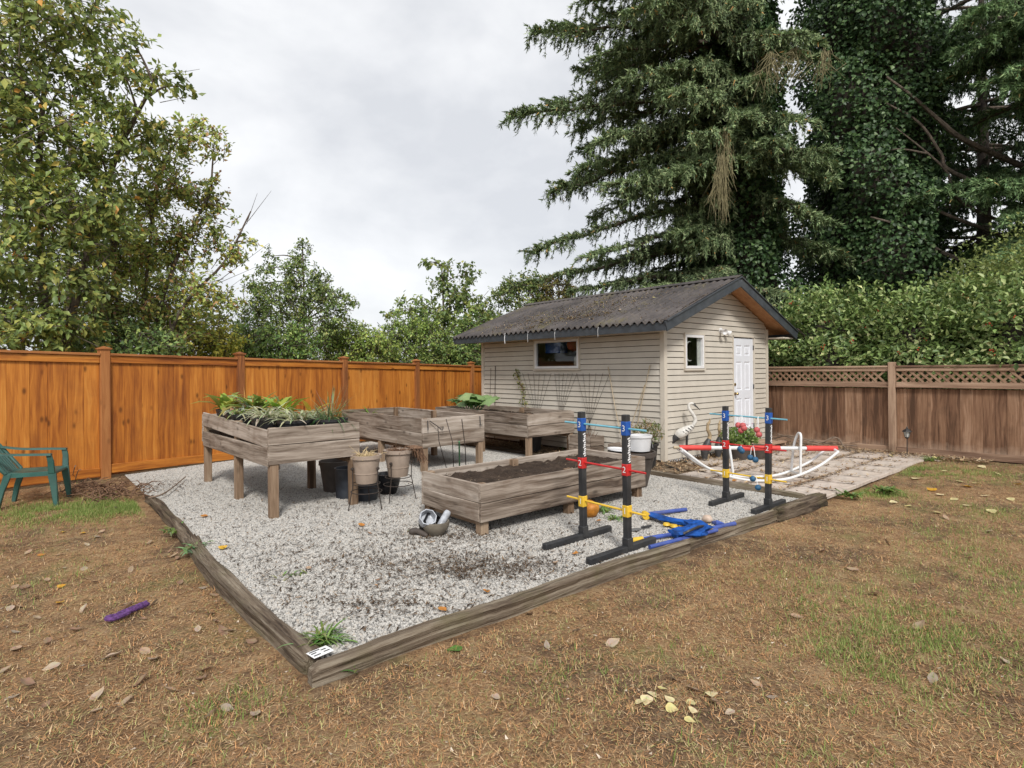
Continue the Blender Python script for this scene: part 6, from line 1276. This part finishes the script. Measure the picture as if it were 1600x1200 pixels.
x2, y2 = polar(300000, 1.3, 15, 1.0); x = np.concatenate([x1, x2]); y = np.concatenate([y1, y2]); tone = np.concatenate([t1, np.ones(len(x2))]); up = np.concatenate([rr.uniform(.0, .9, len(x1)), rr.uniform(-.1, .3, len(x2))]); k = free(x, y); x, y, tone, up = x[k], y[k], tone[k], up[k]; n = len(x)
C = pal(rr, n, [(0.570, 0.419, 0.252), (0.475, 0.307, 0.163), (0.408, 0.223, 0.107), (0.209, 0.130, 0.080), (0.495, 0.260, 0.117), (0.361, 0.335, 0.140)], [1.8, 3.6, 3.6, 3.2, 2.2, 2.4], .3) * tone[:, None]
o = mesh_obj('needle_litter', blades(x, y, lawnz(x, y) + rr.uniform(0, .012, n), rr.uniform(0, 6.28, n), up, rr.uniform(.015, .055, n), rr.uniform(.0010, .0024, n), C), M_litter); stuff(o); tag(o, 'brown dry needles and straw covering the lawn', 'needle litter')
x, y = polar(15000, 1.3, 14, 1.0); k = free(x, y); x, y = x[k], y[k]; n = len(x); C = pal(rr, n, [(.11, .07, .045), (.30, .21, .14), (.42, .31, .21), (.55, .47, .38), (.2, .12, .07)], [3, 3, 2, .7, 3], .3)
o = mesh_obj('ground_chips', blades(x, y, lawnz(x, y) + .004, rr.uniform(0, 6.28, n), rr.uniform(-.05, .35, n), rr.uniform(.008, .032, n), rr.uniform(.003, .009, n), C), M_litter); stuff(o); tag(o, 'bits of bark, cone scale and leaf strewn over the lawn', 'ground chips')
# living grass in patches
x, y = polar(330000, 1.3, 15, .95); k = free(x, y); x, y = x[k], y[k]; m = np.clip((vn(x, y, 1.05, 4) - .60) * 2.6, 0, 1) * (.25 + .75 * vn(x, y, 5, 2)) + .03
for (px, py, r_, a_) in ((150, 795, .75, .9), (60, 800, .6, .55), (200, 790, .4, .9), (1370, 765, .55, .7), (1420, 735, .7, .6), (1520, 740, .9, .35), (1590, 905, .5, .22), (1340, 955, .45, .2), (1400, 1000, .5, .2), (1100, 1000, .35, .12), (1380, 1050, .4, .18), (330, 1110, .3, .1), (1570, 800, .6, .2), (40, 820, .8, .35), (1450, 900, .8, .12), (1520, 1010, .6, .14)):
    c = gp(px, py, -.05); d2 = ((x - c.x) ** 2 + (y - c.y) ** 2) / (r_ * r_); m = m + a_ * np.exp(-d2 * 1.6)
k = rr.random(len(x)) < m * .8; x, y = x[k], y[k]
for (px, py, r_, n_) in ((150, 797, .62, 9000), (205, 792, .30, 4000), (70, 800, .5, 4500), (1370, 768, .38, 3500), (1425, 738, .45, 3500), (1500, 742, .7, 3500), (1590, 905, .5, 1500), (1330, 950, .6, 1600), (1420, 1000, .7, 1600), (1375, 1052, .5, 1200), (1500, 830, .8, 1800), (1250, 900, .6, 700), (1540, 960, .7, 1200), (900, 1060, .4, 500), (1330, 1015, .3, 500), (330, 1105, .2, 350), (1560, 800, .5, 900), (1440, 975, .4, 500), (1080, 1010, .22, 250), (1520, 1010, .4, 600), (1490, 860, .4, 500), (80, 900, .5, 500), (420, 1080, .3, 200)):
    c = gp(px, py, -.05); xa = rr.normal(c.x, r_ * .5, n_); ya = rr.normal(c.y, r_ * .5, n_); q = free(xa, ya) & (vn(xa, ya, 6, 3) > .38); x = np.concatenate([x, xa[q]]); y = np.concatenate([y, ya[q]])
n = len(x)
C = pal(rr, n, [(.14, .23, .05), (.21, .30, .07), (.30, .36, .11), (.42, .39, .17)], [3, 4, 3, 1.8], .25)
o = mesh_obj('grass', blades(x, y, lawnz(x, y) - .004, rr.uniform(0, 6.28, n), rr.uniform(.35, 1.35, n), rr.uniform(.025, .075, n), rr.uniform(.0015, .0032, n), C), M_grass); stuff(o); tag(o, 'thin green grass growing in patches through the dry lawn', 'grass')
# dark crumbs of soil and bark spilled on the gravel
P = []
for (px, py, sx, sy, n) in ((700, 878, 80, 8, 420), (765, 893, 60, 9, 520), (640, 865, 120, 18, 300), (600, 945, 60, 10, 220), (620, 905, 160, 30, 450), (430, 780, 110, 18, 500), (820, 880, 60, 10, 260), (480, 860, 120, 40, 350), (240, 760, 40, 8, 500), (690, 838, 40, 8, 300), (760, 835, 60, 6, 250), (600, 830, 220, 60, 900), (800, 800, 260, 40, 500), (500, 900, 180, 60, 600)):
    for _ in range(n):
        q = gp(rr.normal(px, sx * 1.15), max(705, rr.normal(py, sy)), .008)
        if -6.85 < q.x < -1.1 and -2.55 < q.y < fence_y(q.x) - .1: P.append((q.x, q.y))
P = np.array(P); n = len(P); C = pal(rr, n, [(.045, .03, .02), (.085, .055, .035), (.14, .095, .06), (.22, .15, .09)], [4, 4, 2, 1], .3)
o = mesh_obj('bark_crumbs', blades(P[:, 0], P[:, 1], np.full(n, .012) + rr.uniform(0, .01, n), rr.uniform(0, 6.28, n), rr.uniform(-.15, .35, n), rr.uniform(.02, .075, n), rr.uniform(.003, .008, n), C), M_litter); stuff(o); tag(o, 'dark crumbs of soil and bark spilled across the gravel', 'bark crumbs')
# dry rubbish in the soil strip and along the brown fence
x = np.concatenate([rr.uniform(-.92, -.03, 1500), rr.uniform(-.9, 2.2, 900), 3.98 - np.abs(rr.normal(0, .16, 2200)), rr.uniform(-.9, 4.0, 700)]); y = np.concatenate([rr.uniform(-.6, 5.5, 1500), -np.abs(rr.normal(0, .22, 900)), rr.uniform(-3.6, .2, 2200), rr.uniform(-2.8, -.05, 700)]); jx = np.concatenate([np.repeat(-.60 + .31 + np.arange(7) * .62, 330) + rr.normal(0, .012, 2310), rr.uniform(-.85, 3.9, 2600)]); jy = np.concatenate([rr.uniform(-2.75, -.25, 2310), np.repeat(-2.535 + .26 + np.arange(4) * .52, 650) + rr.normal(0, .012, 2600)])
q = rr.random(len(jx)) < .25 + .9 * vn(jx, jy, 2.2, 6); x = np.concatenate([x, jx[q]]); y = np.concatenate([y, jy[q]])
n = len(x)
C = pal(rr, n, [(.30, .20, .12), (.42, .30, .18), (.20, .12, .07), (.46, .36, .24)], None, .3)
o = mesh_obj('leaf_crumbs', blades(x, y, np.full(n, .012) + rr.uniform(0, .02, n), rr.uniform(0, 6.28, n), rr.uniform(-.1, .5, n), rr.uniform(.02, .09, n), rr.uniform(.004, .018, n), C), M_litter); stuff(o); tag(o, 'dry leaf crumbs gathered along the shed and brown fence', 'leaf crumbs')

# ---- single fallen leaves
def leaf_one(col, seed, heart=False):
    q = random.Random(seed); V = []; C = []; nU, nV = 7, 4; curl = q.uniform(.3, 1.1) * (.4 if heart else 1); roll = q.uniform(.2, .9) * (.35 if heart else 1)
    for i in range(nU + 1):
        t = i / nU; w_ = (math.sin(math.pi * t ** (.62 if heart else .8)) * (.44 if heart else .27)) + .004
        for j in range(-nV // 2, nV // 2 + 1):
            v = j / (nV / 2); V.append(((t - .5), v * w_, curl * .18 * (t - .5) ** 2 * 4 + roll * .5 * (v * w_) ** 2 * 4 * .9 + .02 * math.sin(t * 9 + v * 3 + seed) + .01)); C.append([c * (1 - .18 * (j == 0)) * q.uniform(.88, 1.1) for c in col])
    W_ = nV + 1; F = [(i * W_ + j, (i + 1) * W_ + j, (i + 1) * W_ + j + 1, i * W_ + j + 1) for i in range(nU) for j in range(nV)]
    me = np_mesh('fallen_leaf', np.array(V), np.array(F), np.array(C), True); me.materials.append(M_dryleaf); return me
TAN = [leaf_one(c, i) for i, c in enumerate(((.36, .26, .18), (.46, .36, .26), (.26, .17, .11), (.40, .28, .19), (.34, .27, .21)))]
YLW = [leaf_one(c, 10 + i, True) for i, c in enumerate(((.66, .56, .26), (.58, .50, .25), (.70, .60, .34)))]
ORG = [leaf_one(c, 20 + i, True) for i, c in enumerate(((.62, .33, .04), (.66, .40, .05), (.50, .22, .05)))]
GRL = [leaf_one((.10, .20, .04), 31, True)]
lr = random.Random(17)
def drop(meshes, pos, size, label, group, lift=.012, name='fallen_leaf', tilt=.35):
    o = mesh_obj(name, lr.choice(meshes), None, None, pos + Vector((0, 0, lift)), (lr.gauss(0, tilt) * (.4 if meshes[0] is not TAN[0] else 1), lr.gauss(0, tilt) * (.4 if meshes[0] is not TAN[0] else 1), lr.uniform(0, 6.28))); o.scale = (size,) * 3; return tag(o, label, 'leaf', group)
def lawn_pt(px, py): p = gp(px, py, -.06); return Vector((p.x, p.y, float(lawnz(p.x, p.y))))
T_L, G_L = 'curled tan dead leaf lying on the dry lawn', 'tan dead leaves on the lawn'
spots = [(60, 930), (20, 950), (75, 905), (70, 1000), (120, 980), (195, 940), (245, 945), (135, 955), (240, 1030), (170, 1028), (75, 1040), (50, 1075), (265, 1075), (330, 1110), (40, 860), (90, 870), (130, 855), (235, 845), (285, 910), (200, 890), (310, 985), (355, 985), (265, 965), (100, 890), (180, 800), (160, 830), (225, 1015), (395, 1000), (330, 960), (20, 1010), (145, 905), (60, 965), (1080, 1078), (1060, 1060), (1110, 1100), (1135, 1118), (1180, 1065), (1370, 925), (1330, 890), (1460, 1062), (1575, 1030), (1450, 1080), (1240, 960), (900, 985), (860, 1010), (960, 1000), (830, 960), (1290, 860), (1510, 870), (780, 1090), (640, 1040), (1440, 980), (1210, 1090), (1390, 850), (1550, 830), (1480, 810)]
NEAR = 'curled tan dead leaf on the lawn around the purple rope toy', 'tan dead leaves round the rope toy'
FAR = 'curled tan dead leaf on the lawn in front of the long cracked timber', 'tan dead leaves before the timber'
for (px, py) in spots: T_L, G_L = NEAR if px < 420 else FAR; [drop(TAN, lawn_pt(lr.uniform(0, 420), lr.uniform(830, 1120)), lr.uniform(.05, .10), T_L, G_L) for _ in range(1)] if px < 420 else None; drop(TAN, lawn_pt(px + lr.uniform(-6, 6), py + lr.uniform(-4, 4)), lr.uniform(.06, .11), T_L, G_L)
for (px, py) in ((1020, 1085), (1035, 1075), (1045, 1092), (1010, 1094), (1050, 1108), (1078, 1098), (1112, 1085), (1082, 1112), (1078, 1128), (1000, 1096)): drop(YLW + TAN[1:2], lawn_pt(px, py), lr.uniform(.05, .075), 'pale yellow heart shaped leaf in the loose cluster on the lawn', 'cluster of yellow leaves on the lawn')
for (px, py) in ((1500, 755), (1510, 762), (1525, 758), (1470, 772), (1455, 765), (1540, 775), (1490, 780), (1580, 780), (1420, 790), (1560, 745), (1430, 750), (1590, 760), (1475, 740), (1535, 735), (1510, 790), (1395, 785), (1550, 800), (1465, 800)): drop(YLW + ORG[:1], lawn_pt(px, py), lr.uniform(.08, .13), 'yellowed leaf on the lawn near the foot of the brown fence', 'yellow leaves near the brown fence')
for (px, py) in ((95, 915), (92, 942), (65, 868), (130, 832), (98, 832)): drop(ORG, lawn_pt(px, py), .065, 'bright orange leaf on the dry lawn near the timber', 'orange leaves on the lawn')
for (px, py) in ((320, 808), (348, 858)): drop(ORG, gp(px, py, .01), .085, 'bright orange leaf lying on the pale gravel', 'orange leaves on the gravel')
drop(GRL, lawn_pt(710, 1014), .10, 'single fresh green leaf lying on the dry lawn', None)
for k in range(34):
    p = Vector((lr.uniform(3.2, 3.9), lr.uniform(-3.2, .0), .01)); drop(TAN + YLW[:1], p, lr.uniform(.06, .11), 'dry leaf gathered at the foot of the brown fence', 'dry leaves along the brown fence')
for k in range(18):
    p = Vector((lr.uniform(-.7, 3.2), lr.uniform(-2.6, -.5), .006)); drop(TAN + ORG[2:], p, lr.uniform(.05, .09), 'dry brown leaf lying on the patio pavers', 'dry leaves on the patio')
for k in range(26):
    p = gp(lr.uniform(420, 1000), lr.uniform(800, 960), .012)
    if -6.8 < p.x < -1.2 and -2.5 < p.y < 4 and not (-4.95 < p.x < -2.2 and -1.4 < p.y < -.1): drop(TAN[2:4] + ORG[2:], p, lr.uniform(.045, .075), 'small brown dead leaf lying on the pale gravel', 'brown leaves on the gravel')
for k in range(14):
    drop(TAN, ch.matrix_world @ Vector((0, 0, 0)) + ch.location * 0 + Vector((-7.93 + lr.gauss(0, .10), 3.68 + lr.gauss(0, .10), .395)), lr.uniform(.05, .08), 'dry leaf lying on the seat of the green chair', 'dry leaves on the chair seat')
# leaves and moss on the roof
for k in range(16):
    x = lr.uniform(-.3, 1.6); y = lr.uniform(.2, 3.9); drop(YLW + TAN[1:2], Vector((x, y, roofz(x) + .055)), lr.uniform(.06, .10), 'pale leaf resting on the corrugated shed roof', 'leaves on the shed roof')
n = 24000; cx = rr.choice([(.15), (.5), (.9), (.0), (-.2)], n); P = []
mc = [(.15, 1.35, .07, .10), (.12, 1.75, .06, .12), (.05, 2.15, .06, .10), (.25, 1.35, .22, .3), (.2, 1.75, .15, .25), (.1, 2.2, .12, .2), (.9, 2.7, .5, .9), (-.1, 3.9, .15, .3), (.3, 3.2, .3, .5), (.0, 2.6, .2, .4), (.9, 1.3, .5, .8), (-.35, 2.9, .07, .15)]
for i in range(n):
    a = mc[rr.integers(0, len(mc))] if rr.random() < .55 else (.7, 2.2, .6, 1.6); P.append((np.clip(rr.normal(a[0], a[2]), -.5, 1.75), np.clip(rr.normal(a[1], a[3]), -.3, 5.1)))
P = np.array(P); tr = rr.random(n) < .6; P[tr, 1] = (np.round(P[tr, 1] / .146 - .75) + .75) * .146 + rr.normal(0, .014, tr.sum()); z = np.array([roofz(q) for q in P[:, 0]]) + .034 + .027 * np.sin(P[:, 1] / .146 * 2 * math.pi); C = pal(rr, n, [(.16, .15, .04), (.26, .23, .06), (.34, .22, .12), (.46, .34, .20)], [2, 2, 4, 3], .3)
o = mesh_obj('roof_moss', blades(P[:, 0], P[:, 1], z, rr.uniform(0, 6.28, n), rr.uniform(0, .7, n), rr.uniform(.015, .06, n), rr.uniform(.004, .011, n), C), M_litter); stuff(o); tag(o, 'moss and needles lodged in the corrugations of the shed roof', 'moss')
# weeds along the timbers
for k, (px, py, z, n, ln2, lab) in enumerate(((305, 862, -.03, 26, .10, 'pale green broad weed beside the mossy timber'), (272, 832, -.03, 18, .09, 'small leafy weed beside the dark half-buried timber'), (505, 1005, .0, 60, .11, 'tuft of green grass in the gravel corner behind the printed tag'), (1385, 768, -.03, 60, .10, 'bright green weed clump beside the patio edge'), (1330, 776, -.03, 40, .09, 'small green weed clump at the patio corner'), (1455, 720, -.02, 50, .12, 'green grass clump at the patio edge near the lantern'), (945, 800, .0, 40, .10, 'low green grass tuft growing through the gravel by the gourd'), (960, 812, .0, 26, .08, 'small green grass tuft by the trowel'), (545, 1040, -.06, 20, .09, 'pale grass tuft against the long cracked timber'), (460, 900, -.0, 10, .06, 'tiny green weed in the gravel'), (880, 700, .01, 20, .16, 'thin green weed beneath the planter by the shed'), (655, 832, .0, 16, .06, 'straggly weed beside the bowl'))):
    tuft(lab, gp(px, py, z), int(n * 1.4), ln2 * 1.45, .014 if k not in (0, 1, 3, 4) else .03, [(.12, .22, .05), (.18, .28, .07), (.26, .32, .12)] if k != 0 else [(.26, .36, .18), (.2, .3, .12)], 80 + k, up=(.3, 1.4))
